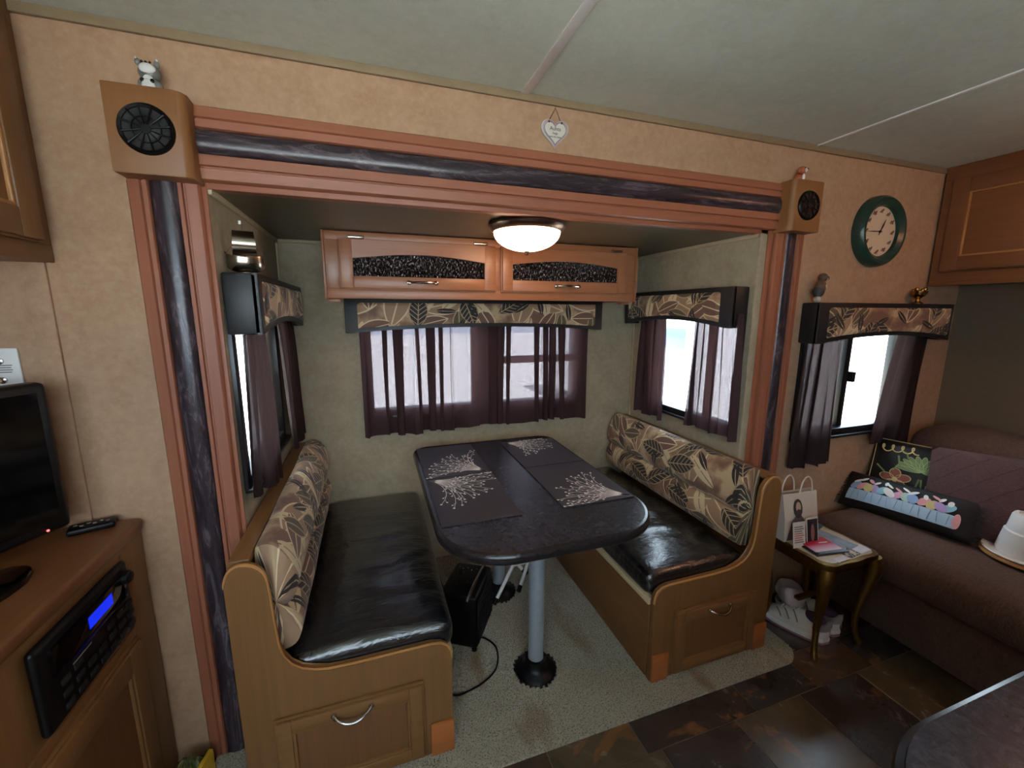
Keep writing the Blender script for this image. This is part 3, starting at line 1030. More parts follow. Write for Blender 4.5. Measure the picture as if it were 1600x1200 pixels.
for x0, x1 in ((0.438, 1.072), (1.106, 1.742)):
    M4 = Matrix.Translation((x0, CY-0.004, CZ0+0.040))
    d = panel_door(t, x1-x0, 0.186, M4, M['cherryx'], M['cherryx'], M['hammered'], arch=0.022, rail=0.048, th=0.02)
    xc = (x0+x1)/2
    bow_handle(Matrix(), xc-0.057, xc+0.057, CZ0+0.066, CY-0.026, 0.0052, M['chrome'], d)
for hx in (0.47, 0.98, 1.16, 1.66):
    b = MB(); b.box(hx, hx+0.062, CY-0.012, CY-0.003, CZ1-0.027, CZ1-0.016, 0.003); b.build('hinge', M['chrome'], t)

# ------------------------------------------------------------------ ceiling lamps
def dome_lamp(label, x, y, z, R, group, glass):
    t = thing('ceiling_lamp', label, 'lamp', (x, y, z-0.1), group=group)
    b = MB(); b.lathe([(R*0.7, 0.0), (R, -0.004), (R+0.002, -0.012), (R-0.004, -0.022), (R-0.016, -0.030), (R-0.02, -0.026)], (x, y, z), 56, cap=False); b.build('base_ring', M['bronze'], t)
    prof = [(R-0.017, -0.026)] + [((R-0.017)*math.cos(PI/2*i/14), -0.030-0.066*math.sin(PI/2*i/14)) for i in range(15)]
    b = MB(); b.lathe(prof, (x, y, z), 56, cap=False); b.build('glass_dome', glass, t)
    b = MB(); b.lathe([(0.0, -0.094), (0.010, -0.096), (0.008, -0.102), (0.006, -0.108), (0.0, -0.111)], (x, y, z), 20, cap=False); b.build('finial', M['bronze'], t)
    return t
dome_lamp('lit dome lamp with bronze ring on the slide-out ceiling', 1.095, 0.148, ZSC, 0.138, 'dome ceiling lamps', M['lampglass'])
dome_lamp('lit dome lamp with bronze ring on the main ceiling near the sofa', 2.75, -0.98, CEIL, 0.14, 'dome ceiling lamps', emit_mat('dim_lamp_glass', (1.0, 0.45, 0.25, 1), LAMP_POWER*1.8))

# ------------------------------------------------------------------ dinette benches
def bench(label, clabel, blabel, mir, side):
    X = (lambda x: 2*XC-x) if mir else (lambda x: x)
    def B(b, x0, x1, *a):
        lo, hi = sorted((X(x0), X(x1)))
        b.box(lo, hi, *a)
    YF = -0.235
    t = thing('dinette_bench', label, 'bench', (X(0.43), 0.3, 0.0), group='dinette benches')
    prof = [(0.163, 0.0), (0.163, 0.690)]
    prof += [(0.163+0.037*(1-math.cos(PI/2*i/6)), 0.690+0.056*math.sin(PI/2*i/6)) for i in range(1, 7)]
    prof += [(0.200+0.055*math.sin(PI/2*i/6), 0.690+0.056*math.cos(PI/2*i/6)) for i in range(1, 7)]
    prof += [(0.258, 0.64), (0.262, 0.56), (0.266, 0.50), (0.274, 0.465), (0.290, 0.437), (0.315, 0.415), (0.345, 0.402), (0.38, 0.395), (0.45, 0.392), (0.66, 0.392), (0.69, 0.388), (0.708, 0.375), (0.718, 0.355), (0.720, 0.33), (0.720, 0.0)]
    pr = [(X(a), c) for a, c in prof]
    b = MB(); b.prism(pr, YF, YF+0.026, 'y', 0.003, 1); p = b.build('end_panel', M['oakz'], t)
    b = MB(); b.tube([(X(a), YF+0.006, c+0.0005) for a, c in prof[1:-1]], 0.0045, 6); b.build('edge_band', M['edgeband'], p)
    b = MB(); B(b, 0.706, 0.722, YF+0.027, 0.80, 0.010, 0.312, 0.002); b.build('front_board', M['oaky'], t)
    b = MB(); B(b, 0.700, 0.728, YF+0.027, 0.80, 0.313, 0.335, 0.002); b.build('cleat', M['cream'], t)
    b = MB(); B(b, 0.187, 0.700, YF+0.03, 0.80, 0.290, 0.304); b.build('seat_board', M['oaky'], t)
    b = MB(); B(b, 0.168, 0.186, YF+0.027, 0.80, 0.010, 0.725, 0.001); b.build('back_board', M['oaky'], t)
    b = MB(); B(b, 0.168, 0.216, YF+0.027, 0.80, 0.728, 0.748, 0.004); b.build('ledge_cap', M['oaky'], t)
    # drawer
    x0, x1 = sorted((X(0.244), X(0.628)))
    M4 = Matrix.Translation((x0, YF-0.0005, 0.030))
    d = panel_door(t, x1-x0, 0.252, M4, M['oakx'], M['oakx'], M['oakdark'], name='drawer', rail=0.038, th=0.018)
    xc = (x0+x1)/2
    bow_handle(Matrix(), xc-0.05, xc+0.05, 0.266, YF-0.020, 0.004, M['chrome'], d, drop=0.012)
    for a0, a1 in ((0.650, 0.721), (0.168, 0.235)):
        if not mir and a0 < 0.3: continue
        b = MB(); B(b, a0, a1, YF-0.010, YF-0.0008, 0.012, 0.122, 0.002); b.build('kick_block', M['orangeblock'], t)
    # loose seat cushion
    c = None
    lo, hi = sorted((X(0.272), X(0.735)))
    crease = [(0.10, 0.30, 0.010), (-0.02, -0.2, 0.008), (0.30, 0.2, 0.006), (0.50, -0.1, 0.004)]
    cx = (lo+hi)/2
    def disp(p):
        zt = (p.z-0.338)/0.10
        if zt > 0.3:
            ex = min(p.x-lo, hi-p.x); ey = min(p.y+0.205, 0.80-p.y)
            sx_ = min(1, ex/0.20); sy_ = min(1, ey/0.36)
            puff = 0.030*(sx_*(2-sx_))*(sy_*(2-sy_))
            n = mnoise.noise(Vector((p.x*5, p.y*4, side*3.1)))*0.006
            w = 0
            for y0, sl, am in crease:
                dd = (p.y-y0) - sl*(p.x-cx) - 0.02*math.sin(p.x*20)
                fade = max(0, 1-abs(p.x-cx-0.04)/0.20)
                w += -am*math.exp(-(dd/0.012)**2)*fade + am*0.8*math.exp(-((dd-0.032)/0.022)**2)*fade
            p = Vector((p.x, p.y, p.z+(puff+n+w)*zt))
        return p
    b = MB(); b.puff(lo, hi, -0.205, 0.80, 0.338, 0.430, 0.034, (20, 44, 3), disp)
    o = b.build('seat_cushion', M['leather'], None, ang=80)
    tag(o, clabel, 'cushion', 'black vinyl bench seat cushions')
    # back cushion: two horizontal rolls
    pf = [(0.222, 0.452), (0.262, 0.446), (0.296, 0.456), (0.313, 0.486), (0.317, 0.525), (0.303, 0.560), (0.280, 0.578), (0.298, 0.595), (0.313, 0.625), (0.312, 0.670), (0.301, 0.715), (0.280, 0.752), (0.255, 0.768), (0.232, 0.764), (0.221, 0.745), (0.219, 0.60)]
    # densify with catmull-rom
    dens = []
    for i in range(len(pf)):
        p0, p1, p2, p3 = (Vector(pf[(i+k-1) % len(pf)]) for k in range(4))
        for s_ in range(3):
            q = s_/3
            dens.append(0.5*((2*p1)+(p2-p0)*q+(2*p0-5*p1+4*p2-p3)*q*q+(3*p1-p0-3*p2+p3)*q**3))
    cen = Vector((0.265, 0.61))
    arc = [0]
    for i in range(len(dens)):
        arc.append(arc[-1]+(dens[(i+1) % len(dens)]-dens[i]).length)
    ya, yb = -0.203, 0.795
    def fn(u, v):
        i = int(round(u*len(dens))) % len(dens)
        y = ya+(yb-ya)*v
        e = min(y-ya, yb-y)
        sc = 1.0 if e > 0.03 else math.sqrt(max(0, 1-((0.03-e)/0.03)**2))*0.25+0.75
        if v in (0.0, 1.0): sc = 0.0
        q = cen+(dens[i]-cen)*sc
        n = mnoise.noise(Vector((q.x*6, y*5, q.y*6+side)))*0.006
        return (X(q.x+n*sc), y, q.y+n*0.5*sc)
    vsn = 44
    b = MB(); b.sheet(fn, len(dens), vsn, lambda u, v: (v*(yb-ya)+side*3.3, arc[int(round(u*len(dens)))]), closeu=True)
    o = b.build('back_cushion', M['leaf'], None, ang=70)
    tag(o, blabel, 'cushion', 'leaf print back cushions')
bench('wooden dinette bench on the left with drawer in its end panel', 'black vinyl seat cushion on the left dinette bench', 'leaf print back cushion on the left dinette bench', False, 0)
bench('wooden dinette bench on the right with drawer and orange kick blocks', 'black vinyl seat cushion on the right dinette bench', 'leaf print back cushion on the right dinette bench', True, 1)

# ------------------------------------------------------------------ dinette table
TZ = 0.722
tx0, tx1, ty0, ty1 = 0.698, 1.402, -0.365, 0.625
def rounded(x0, x1, y0, y1, rf, rb, n=14):
    p = []
    for cx, cy, r, a in ((x1-rf, y0+rf, rf, -PI/2), (x1-rb, y1-rb, rb, 0), (x0+rb, y1-rb, rb, PI/2), (x0+rf, y0+rf, rf, PI)):
        for i in range(n+1):
            t_ = a+PI/2*i/n
            p.append((cx+r*math.cos(t_), cy+r*math.sin(t_)))
    return p
t = thing('dinette_table', 'charcoal laminate dinette table with rounded corners on two grey posts', 'table', (1.07, 0.15, 0.0))
b = MB(); b.prism(rounded(tx0+0.004, tx1-0.004, ty0+0.004, ty1-0.004, 0.196, 0.071), TZ-0.030, TZ, 'z'); b.build('tabletop', M['laminate'], t)
out = rounded(tx0, tx1, ty0, ty1, 0.20, 0.075)
b = MB()
n = len(out)
prof = [(0.000, -0.031), (0.006, -0.030), (0.010, -0.024), (0.011, -0.014), (0.009, -0.005), (0.004, 0.0005), (-0.004, 0.0012)]
rings = []
for i, (x, y) in enumerate(out):
    a, c = Vector(out[i-1]), Vector(out[(i+1) % n])
    d = (c-a).normalized(); nrm = Vector((d.y, -d.x))
    rings.append([b.v((x+nrm.x*(k-0.006), y+nrm.y*(k-0.006), TZ+h)) for k, h in prof])
for i in range(n):
    for k in range(len(prof)-1):
        b.bm.faces.new([rings[i][k], rings[(i+1) % n][k], rings[(i+1) % n][k+1], rings[i][k+1]])
b.build('edge_moulding', plain('dark_edge_moulding', S(34, 30, 32), 0.22), t)
for lx, ly in ((1.072, -0.048), (1.068, 0.425)):
    b = MB(); b.lathe([(0.029, 0.02), (0.029, TZ-0.04)], (lx, ly, 0), 32); lg = b.build('leg', M['pole'], t)
    b = MB()
    pr_ = [(0.0, 0.010), (0.078, 0.010), (0.080, 0.016), (0.074, 0.024), (0.055, 0.032), (0.044, 0.046), (0.040, 0.066), (0.031, 0.070), (0.029, 0.06)]
    b.lathe(pr_, (lx, ly, 0), 36, cap=False)
    b.build('floor_flange', M['black'], lg)
    rr_ = random.Random(5)
    b = MB()
    for k in range(26):
        a = 2*PI*k/26
        rr = 0.074+rr_.uniform(0, 0.008)
        b.box(lx+rr*math.cos(a)-0.005, lx+rr*math.cos(a)+0.005, ly+rr*math.sin(a)-0.006, ly+rr*math.sin(a)+0.006, 0.010, 0.016+rr_.uniform(0, 0.003))
    b.build('flange_rim', M['blackmatte'], lg)
    b = MB(); b.lathe([(0.0, TZ-0.034), (0.09, TZ-0.034), (0.09, TZ-0.040), (0.04, TZ-0.052), (0.0, TZ-0.052)], (lx, ly, 0), 28, cap=False); b.build('top_flange', M['black'], lg)

# ------------------------------------------------------------------ placemats with twig print
def placemat(label, x0, x1, y0, y1, z, root, target, seed):
    t = thing('placemat', label, 'placemat', ((x0+x1)/2, (y0+y1)/2, z), group='charcoal twig print placemats')
    b = MB(); b.box(x0, x1, y0, y1, z, z+0.0035, 0.0008, 1); b.build('mat', M['mat'], t)
    rn = random.Random(seed)
    zz = z+0.0042
    b = MB()
    r0 = Vector(root); tg = Vector(target)
    base = math.atan2(tg.y-r0.y, tg.x-r0.x)
    L = (tg-r0).length
    def clampp(p):
        return Vector((min(max(p.x, x0+0.004), x1-0.004), min(max(p.y, y0+0.004), y1-0.004)))
    def strip(pts, w0, w1):
        vs_ = []
        for i, p in enumerate(pts):
            a = pts[max(0, i-1)]; c = pts[min(len(pts)-1, i+1)]
            d = (c-a); d = d.normalized() if d.length > 1e-9 else Vector((1, 0)); nn = Vector((-d.y, d.x))
            w = w0+(w1-w0)*i/(len(pts)-1)
            vs_.append((b.v((p.x+nn.x*w, p.y+nn.y*w, zz)), b.v((p.x-nn.x*w, p.y-nn.y*w, zz))))
        for A, B_ in zip(vs_, vs_[1:]):
            b.bm.faces.new([A[0], A[1], B_[1], B_[0]])
    def dot(p, r):
        b.bm.faces.new([b.v((p.x+r*math.cos(2*PI*k/8), p.y+r*math.sin(2*PI*k/8), zz+0.0002)) for k in range(8)])
    ns = 15
    for k in range(ns):
        a = base+(k/(ns-1)-0.5)*1.5
        LL = L*rn.uniform(0.82, 1.05)
        bend = (k/(ns-1)-0.5)*0.8
        pts = []
        for i in range(9):
            u = i/8
            aa = base+(a-base)*(0.25+0.75*u) + bend*u*u*0.3
            pts.append(r0+Vector((math.cos(aa), math.sin(aa)))*LL*u)
        pts = [clampp(p) for p in pts]
        strip(pts, 0.0013, 0.0007)
        dot(pts[-1], 0.0046)
        for i in (3, 4, 5, 6, 7):
            d = (pts[i]-pts[i-1])
            if d.length < 1e-5: continue
            d.normalize()
            sd = 1 if (i+k) % 2 else -1
            e = clampp(pts[i]+(d*0.8+Vector((-d.y, d.x))*sd*0.5)*L*0.085)
            strip([pts[i], e], 0.0007, 0.0005)
            dot(e, 0.0038)
    b.build('twig_print', M['print'], t, smooth=False, normals=False, kind='stuff')
placemat('charcoal twig print placemat at the front left of the dinette table', 0.712, 0.972, -0.165, 0.208, TZ+0.0012, (0.716, 0.204), (0.93, 0.05), 1)
placemat('charcoal twig print placemat at the back left of the dinette table', 0.712, 0.972, 0.214, 0.590, TZ+0.0012, (0.962, 0.222), (0.78, 0.40), 2)
placemat('charcoal twig print placemat at the front right of the dinette table', 1.118, 1.392, -0.165, 0.205, TZ+0.0012, (1.386, -0.155), (1.16, -0.02), 3)
placemat('charcoal twig print placemat at the back right of the dinette table', 1.118, 1.392, 0.211, 0.56, TZ+0.0012, (1.126, 0.55), (1.34, 0.44), 4)

# ------------------------------------------------------------------ things under the table
t = thing('portable_heater', 'black box heater with knobs standing on the carpet beside the left bench', 'heater', (0.862, 0.235, 0.0105), rz=-0.55)
b = MB(); b.box(-0.075, 0.085, -0.11, 0.11, 0.012, 0.245, 0.014, 3); b.build('body', M['black'], t)
b = MB(); b.box(0.0855, 0.089, -0.10, 0.10, 0.03, 0.225, 0.002); fp = b.build('front_grille', M['blackmatte'], t)
for k in range(9):
    b = MB(); b.box(0.0895, 0.093, -0.092, 0.092, 0.042+k*0.02, 0.048+k*0.02, 0.0015, 1); b.build('slat', M['black'], fp)
for k, (px, py) in enumerate(((-0.03, -0.05), (-0.03, 0.03), (0.03, -0.02))):
    b = MB(); b.lathe([(0.0, 0.245), (0.013, 0.245), (0.012, 0.256), (0.0, 0.257)], (px, py, 0), 16, cap=False); b.build('knob', M['black'], t)
for k in range(5):
    b = MB(); b.ball((-0.05+0.02*k, 0.07-0.01*(k % 2), 0.246), 0.0028, 8, 6); b.build('button', M['chrome'], t)
b = MB(); b.tube([(0.05, -0.125, 0.235), (0.055, -0.10, 0.258), (0.055, 0.10, 0.258), (0.05, 0.125, 0.235)], 0.006, 8); b.build('top_edge_bar', M['chrome'], t)
for px, py in ((-.07, -.1), (.07, -.1), (-.07, .1), (.07, .1)):
    b = MB(); b.lathe([(0.0, 0.004), (0.012, 0.004), (0.010, 0.013), (0, 0.013)], (px, py, 0), 12, cap=False); b.build('foot', M['black'], t)
def smooth_path(pts, n=8):
    pts = [Vector(p) for p in pts]
    outp = []
    for i in range(len(pts)-1):
        p0 = pts[max(0, i-1)]; p1 = pts[i]; p2 = pts[i+1]; p3 = pts[min(len(pts)-1, i+2)]
        for k in range(n):
            q = k/n
            outp.append(0.5*((2*p1)+(p2-p0)*q+(2*p0-5*p1+4*p2-p3)*q*q+(3*p1-p0-3*p2+p3)*q**3))
    outp.append(pts[-1])
    return outp
b = MB(); b.tube(smooth_path([(0.87, 0.17, 0.022), (0.92, 0.155, 0.019), (0.955, 0.09, 0.018), (0.93, 0.0, 0.018), (0.86, -0.05, 0.018), (0.775, -0.07, 0.018), (0.745, -0.06, 0.018)]), 0.0035, 6)
tag(b.build('power_cord', M['black']), 'black power cord curling over the carpet in front of the heater', 'cord', 'black cords under the table')
b = MB(); b.tube(smooth_path([(0.80, 0.62, 0.018), (0.83, 0.50, 0.018), (0.93, 0.43, 0.018), (1.0, 0.37, 0.018), (0.985, 0.31, 0.018), (0.92, 0.32, 0.030)]), 0.004, 6)
tag(b.build('power_cord', M['black']), 'black power cord looping on the carpet behind the heater', 'cord', 'black cords under the table')
t = thing('folding_stand', 'white folded tubular stand with black feet under the table', 'stand', (1.15, 0.5, 0.0105))
def bar(p, q, r=0.0085, mat='white', name='tube_leg'):
    b = MB(); b.tube([p, q], r, 10); return b.build(name, M[mat], t)
legs = [((1.020, 0.335, 0.026), (1.250, 0.490, 0.26)), ((1.158, 0.385, 0.026), (1.31, 0.54, 0.19)), ((1.025, 0.70, 0.026), (1.12, 0.76, 0.14)), ((1.215, 0.44, 0.07), (1.11, 0.57, 0.17))]
for p, q in legs:
    l = bar(p, q)
    d = (Vector(q)-Vector(p)).normalized()
    b = MB(); b.tube([Vector(p)-d*0.008, Vector(p)+d*0.022], 0.011, 10); b.build('rubber_foot', M['black'], l)
bar((1.135, 0.412, 0.145), (1.236, 0.464, 0.115), 0.007, name='crossbar')
bar((1.250, 0.49, 0.26), (1.12, 0.76, 0.14), 0.008, name='crossbar')

# ------------------------------------------------------------------ left: media cabinet
XF = -0.085
t = thing('media_cabinet', 'wooden media cabinet with rounded top edge at the far left', 'cabinet', (-0.5, -0.5, 0.0))
b = MB(); b.box(-1.05, XF-0.006, -1.10, -0.012, 0.0, 0.776, 0.003); b.build('carcass', M['oakz'], t)
b = MB(); b.box(-1.06, XF+0.008, -1.12, -0.010, 0.777, 0.813, 0.010, 3); b.build('countertop', wood('counter_wood', S(122, 78, 44), 0.35, 1), t)
Mx = Matrix(((0, -1, 0, 0), (1, 0, 0, 0), (0, 0, 1, 0), (0, 0, 0, 1)))     # local x -> +y, local -y -> +x
def facex(x, y, z): return Matrix.Translation((x, y, z)) @ Mx
b = MB()
for a in ((-0.11, -0.015, 0.02, 0.776), (-1.09, -0.99, 0.02, 0.776)):
    b.box(XF-0.006, XF, a[0], a[1], a[2], a[3], 0.001)
b.box(XF-0.006, XF, -0.99, -0.11, 0.765, 0.776); b.box(XF-0.006, XF, -0.99, -0.11, 0.53, 0.552); b.box(XF-0.006, XF, -0.99, -0.11, 0.02, 0.07)
b.build('face_frame', M['oakz'], t)
panel_door(t, 0.45, 0.44, facex(XF-0.001, -0.57, 0.085), M['oakz'], M['oakz'], M['oakdark'], rail=0.055, th=0.018)
panel_door(t, 0.38, 0.44, facex(XF-0.001, -0.97, 0.085), M['oakz'], M['oakz'], M['oakdark'], rail=0.055, th=0.018)

t = thing('car_stereo', 'black wall stereo with lit blue display in the media cabinet', 'stereo', (XF, -0.28, 0.56))
b = MB(); b.box(XF-0.002, XF+0.016, -0.435, -0.125, 0.572, 0.757, 0.010, 3); f = b.build('faceplate', M['black'], t)
b = MB(); b.box(XF+0.0165, XF+0.020, -0.405, -0.155, 0.675, 0.735, 0.006, 2); b.build('display_surround', M['blackgloss'], t)
b = MB(); b.box(XF+0.0205, XF+0.0215, -0.296, -0.211, 0.694, 0.720); b.build('display', emit_mat('blue_backlit_display', (0.004, 0.03, 1.0, 1), 0.75, (0.01, 0.01, 0.02, 1)), t, smooth=False)
b = MB(); b.lathe([(0.017, 0.0), (0.016, 0.014), (0.012, 0.017), (0, 0.017)], (XF+0.016, -0.152, 0.722), 22, 'x', cap=False); b.build('volume_knob', M['black'], t)
for r_ in range(3):
    for k in range(7):
        if r_ == 2 and k in (2, 3): continue
        y = -0.392+k*0.038
        b = MB(); b.box(XF+0.0165, XF+0.021, y, y+0.026, 0.590+r_*0.027, 0.604+r_*0.027, 0.003, 2); b.build('button', M['blackmatte'], t)
b = MB(); b.box(XF+0.0212, XF+0.0218, -0.36, -0.30, 0.664, 0.667); b.build('button_legend', M['grey'], t)
b = MB(); b.box(XF+0.0165, XF+0.0175, -0.31, -0.20, 0.580, 0.584); b.build('disc_slot', M['chrome'], t)

TA = math.radians(27)
t = thing('television', 'black flat television standing on the media cabinet', 'television', (-0.185, -0.10, 0.8135), rz=PI/2-TA+PI)
# local: +x runs from the far edge towards the camera side, screen faces local +y
b = MB(); b.box(0.0, 0.62, -0.022, 0.022, 0.045, 0.395, 0.012, 3); b.build('bezel', M['black'], t)
b = MB(); b.box(0.022, 0.598, 0.0222, 0.0235, 0.070, 0.373); b.build('screen', M['blackgloss'], t, smooth=False)
b = MB(); b.box(0.10, 0.52, -0.05, -0.022, 0.10, 0.33, 0.012); b.build('rear_housing', M['blackmatte'], t)
b = MB(); b.box(0.28, 0.34, -0.02, 0.02, 0.01, 0.06, 0.004); b.build('neck', M['black'], t)
b = MB(); b.prism([(0.30+0.19*math.cos(2*PI*k/40), 0.050+0.090*math.sin(2*PI*k/40)) for k in range(40)], 0.0, 0.012, 'z', 0.004); b.build('stand', M['blackgloss'], t)
b = MB(); b.ball((0.05, 0.0238, 0.056), 0.003, 8, 6); b.build('power_light', emit_mat('red_standby_light', (1, 0.02, 0.02, 1), 1.2), t)
t = thing('remote_control', 'small black remote lying on the cabinet top near the wall', 'remote', (-0.165, -0.05, 0.8135), rz=0.35)
b = MB(); b.box(-0.045, 0.045, -0.022, 0.022, 0.0, 0.017, 0.006, 3); b.build('body', M['black'], t)
for k in range(6):
    b = MB(); b.lathe([(0.0, 0.019), (0.004, 0.0185), (0.004, 0.017)], (-0.03+0.012*k, 0.004*(-1)**k, 0), 10, cap=False); b.build('button', M['grey'], t)

t = thing('outlet_plate', 'white wall plate with two jacks behind the television', 'wall plate', (-0.31, -0.001, 1.19))
b = MB(); b.box(-0.36, -0.268, -0.007, -0.0005, 1.180, 1.279, 0.003, 2); b.build('plate', M['white'], t)
for z in (1.248, 1.202):
    b = MB(); b.lathe([(0.008, 0.0), (0.008, -0.004), (0.004, -0.005), (0.004, -0.013), (0, -0.013)], (-0.303, -0.007, z), 16, 'y', cap=False); b.build('jack', M['chrome'], t)
for k in range(4):
    b = MB(); b.box(-0.320, -0.284+0.002*(k % 2), -0.0076, -0.0072, 1.220+k*0.0055, 1.2225+k*0.0055); b.build('print_line', M['grey'], t, smooth=False)

t = thing('overhead_cabinet', 'wooden overhead cabinet cut off at the top left corner', 'cabinet', (-0.5, -0.5, 1.48))
b = MB(); b.box(-1.05, -0.176, -1.3, -0.004, 1.480, CEIL-0.001, 0.003); b.build('carcass', M['oakz'], t)
b = MB()
b.box(-0.176, -0.168, -1.3, -0.004, 1.480, 1.520, 0.002); b.box(-0.176, -0.168, -1.3, -0.004, 1.985, CEIL-0.001, 0.002); b.box(-0.176, -0.1685, -0.055, -0.004, 1.52, 1.985, 0.001)
b.build('face_frame', M['oakz'], t)
panel_door(t, 0.50, 0.455, facex(-0.1685, -0.555, 1.525), M['oakz'], M['oakz'], M['oakdark'], rail=0.060, th=0.018, bevel_mat=M['edgeband'])
panel_door(t, 0.50, 0.455, facex(-0.1685, -1.075, 1.525), M['oakz'], M['oakz'], M['oakdark'], rail=0.060, th=0.018, bevel_mat=M['edgeband'])

# bag standing on the floor by the left jamb
t = thing('seed_bag', 'dark green printed bag with yellow edge by the left trim post', 'bag', (0.0, -0.10, 0.0), rz=-0.25, local=True)
gm, gnt, gbs, gout = new_mat('green_leafy_print')
gf = noise_t(gnt, coords(gnt, scale=(40, 40, 9)), 1.0, 5, 0.7, 1.0)
gnt.links.new(ramp(gnt, gf, [(0.38, S(38, 40, 18)), (0.52, S(92, 94, 40)), (0.62, S(170, 168, 120))]), gbs.inputs['Base Color'])
b = MB(); b.puff(-0.055, 0.012, -0.030, 0.030, 0.0, 0.096, 0.016, (5, 4, 6), lambda p: Vector((p.x*(1-0.12*p.z/0.1), p.y*(1-0.8*(p.z/0.1)**2), p.z-0.10*(p.x+0.02)*0))); b.build('sack', gm, t)
b = MB(); b.prism([(0.012, -0.034), (0.026, -0.034), (0.024, 0.03), (0.012, 0.03)], 0.0, 0.090, 'z', 0.003); b.build('yellow_edge', plain('yellow_edge', S(206, 160, 30), 0.5), t)

# ------------------------------------------------------------------ right: overhead cabinet, sofa
t = thing('overhead_cabinet', 'dark wooden overhead cabinet above the sofa at the right', 'cabinet', (3.26, -0.6, 1.50))
b = MB(); b.box(3.135, XRW-0.001, -1.6, -0.012, 1.502, CEIL-0.001, 0.003); b.build('carcass', M['cherryy'], t)
b = MB()
b.box(3.122, 3.135, -1.6, -0.012, 1.502, 1.555, 0.002); b.box(3.122, 3.135, -1.6, -0.012, 1.965, CEIL-0.001, 0.002); b.box(3.1225, 3.135, -0.05, -0.012, 1.555, 1.965, 0.001)
b.build('face_frame', M['cherryy'], t)
My = Matrix(((0, 1, 0, 0), (-1, 0, 0, 0), (0, 0, 1, 0), (0, 0, 0, 1)))     # local x -> -y, local -y -> -x
for k in range(2):
    M4 = Matrix.Translation((3.1225, -0.052-k*0.72, 1.562)) @ My
    panel_door(t, 0.70, 0.40, M4, M['cherryy'], M['cherryy'], M['cherryy'], rail=0.06, th=0.018, bevel_mat=M['edgeband'])
b = MB(); b.box(3.116, 3.135, -1.6, -0.012, 1.494, 1.514, 0.004); b.build('light_rail', M['cherryy'], t)

t = thing('sofa', 'brown chenille sofa along the right wall', 'sofa', (2.95, -0.9, 0.0))
def sd(seed, amp):
    return lambda p: p+Vector((mnoise.noise(p*4+Vector((seed, 0, 0)))*amp, 0, mnoise.noise(p*5+Vector((0, seed, 0)))*amp))
b = MB(); b.box(2.53, 3.36, -1.95, -0.06, 0.03, 0.30, 0.012); b.build('base', M['sofa'], t)
b = MB(); b.puff(2.455, 3.10, -1.95, -0.035, 0.265, 0.447, 0.085, (12, 26, 3), sd(1, 0.008)); b.build('seat', M['sofa'], t, ang=80)
b = MB(); b.puff(3.04, 3.375, -1.95, -0.05, 0.30, 0.825, 0.11, (8, 26, 8), sd(5, 0.012)); b.build('backrest', M['sofa'], t, ang=80)

def pillow_fn(w, h, th, pinch=0.06):
    def f(u, v, side):      # u,v in -1..1
        e = max(0.0, (1-abs(u)**2.6)*(1-abs(v)**2.6))
        z = side*th*e**0.5
        k = 1+pinch*(u*u*v*v) - 0.03*(1-u*u)*v*v*0 
        return Vector((u*w/2*(1-0.05*(1-v*v)*0+pinch*0.4*v*v), v*h/2*(1+pinch*0.4*u*u), z))
    return f
def pillow(label, matx, loc, w, h, th, normal, upv, n=18):
    nz = Vector(normal).normalized(); ux = Vector(upv).cross(nz).normalized(); vy = nz.cross(ux)
    R = Matrix((ux, vy, nz)).transposed()
    t = thing('throw_pillow', label, 'pillow', loc, local=True, rot=R.to_euler(), group='throw pillows on the sofa')
    f = pillow_fn(w, h, th)
    b = MB()
    for side in (1, -1):
        b.sheet(lambda a, c: f(2*a-1, 2*c-1, side), n, n)
    bmesh.ops.remove_doubles(b.bm, verts=b.bm.verts, dist=1e-4)
    b.build('cover', matx, t, ang=70)
    def surf(u, v, lift=0.002):
        p = f(u, v, 1); p.z += lift; return p
    return t, surf
def patch(t, surf, poly, mat, name, lift=0.002):
    """flat stitched shape lying on the pillow front, fan-triangulated around its centre"""
    b = MB()
    cx = sum(p[0] for p in poly)/len(poly); cy = sum(p[1] for p in poly)/len(poly)
    rings_ = []
    for k in (0.2, 0.4, 0.6, 0.8, 1.0):
        rings_.append([b.v(surf(cx+(x-cx)*k, cy+(y-cy)*k, lift)) for x, y in poly])
    c = b.v(surf(cx, cy, lift))
    m = len(poly)
    for i in range(m):
        j = (i+1) % m
        b.bm.faces.new([c, rings_[0][i], rings_[0][j]])
        for A_, B_ in zip(rings_, rings_[1:]):
            b.bm.faces.new([A_[i], B_[i], B_[j], A_[j]])
    return b.build(name, mat, t, ang=80)
def line_on(t, surf, pts, r, mat, name, lift=0.002):
    b = MB(); b.tube([surf(u, v, lift) for u, v in pts], r, 5); return b.build(name, mat, t)
def ell(cx, cy, a, bb, rot=0, n=14):
    return [(cx+a*math.cos(2*PI*k/n)*math.cos(rot)-bb*math.sin(2*PI*k/n)*math.sin(rot), cy+a*math.cos(2*PI*k/n)*math.sin(rot)+bb*math.sin(2*PI*k/n)*math.cos(rot)) for k in range(n)]

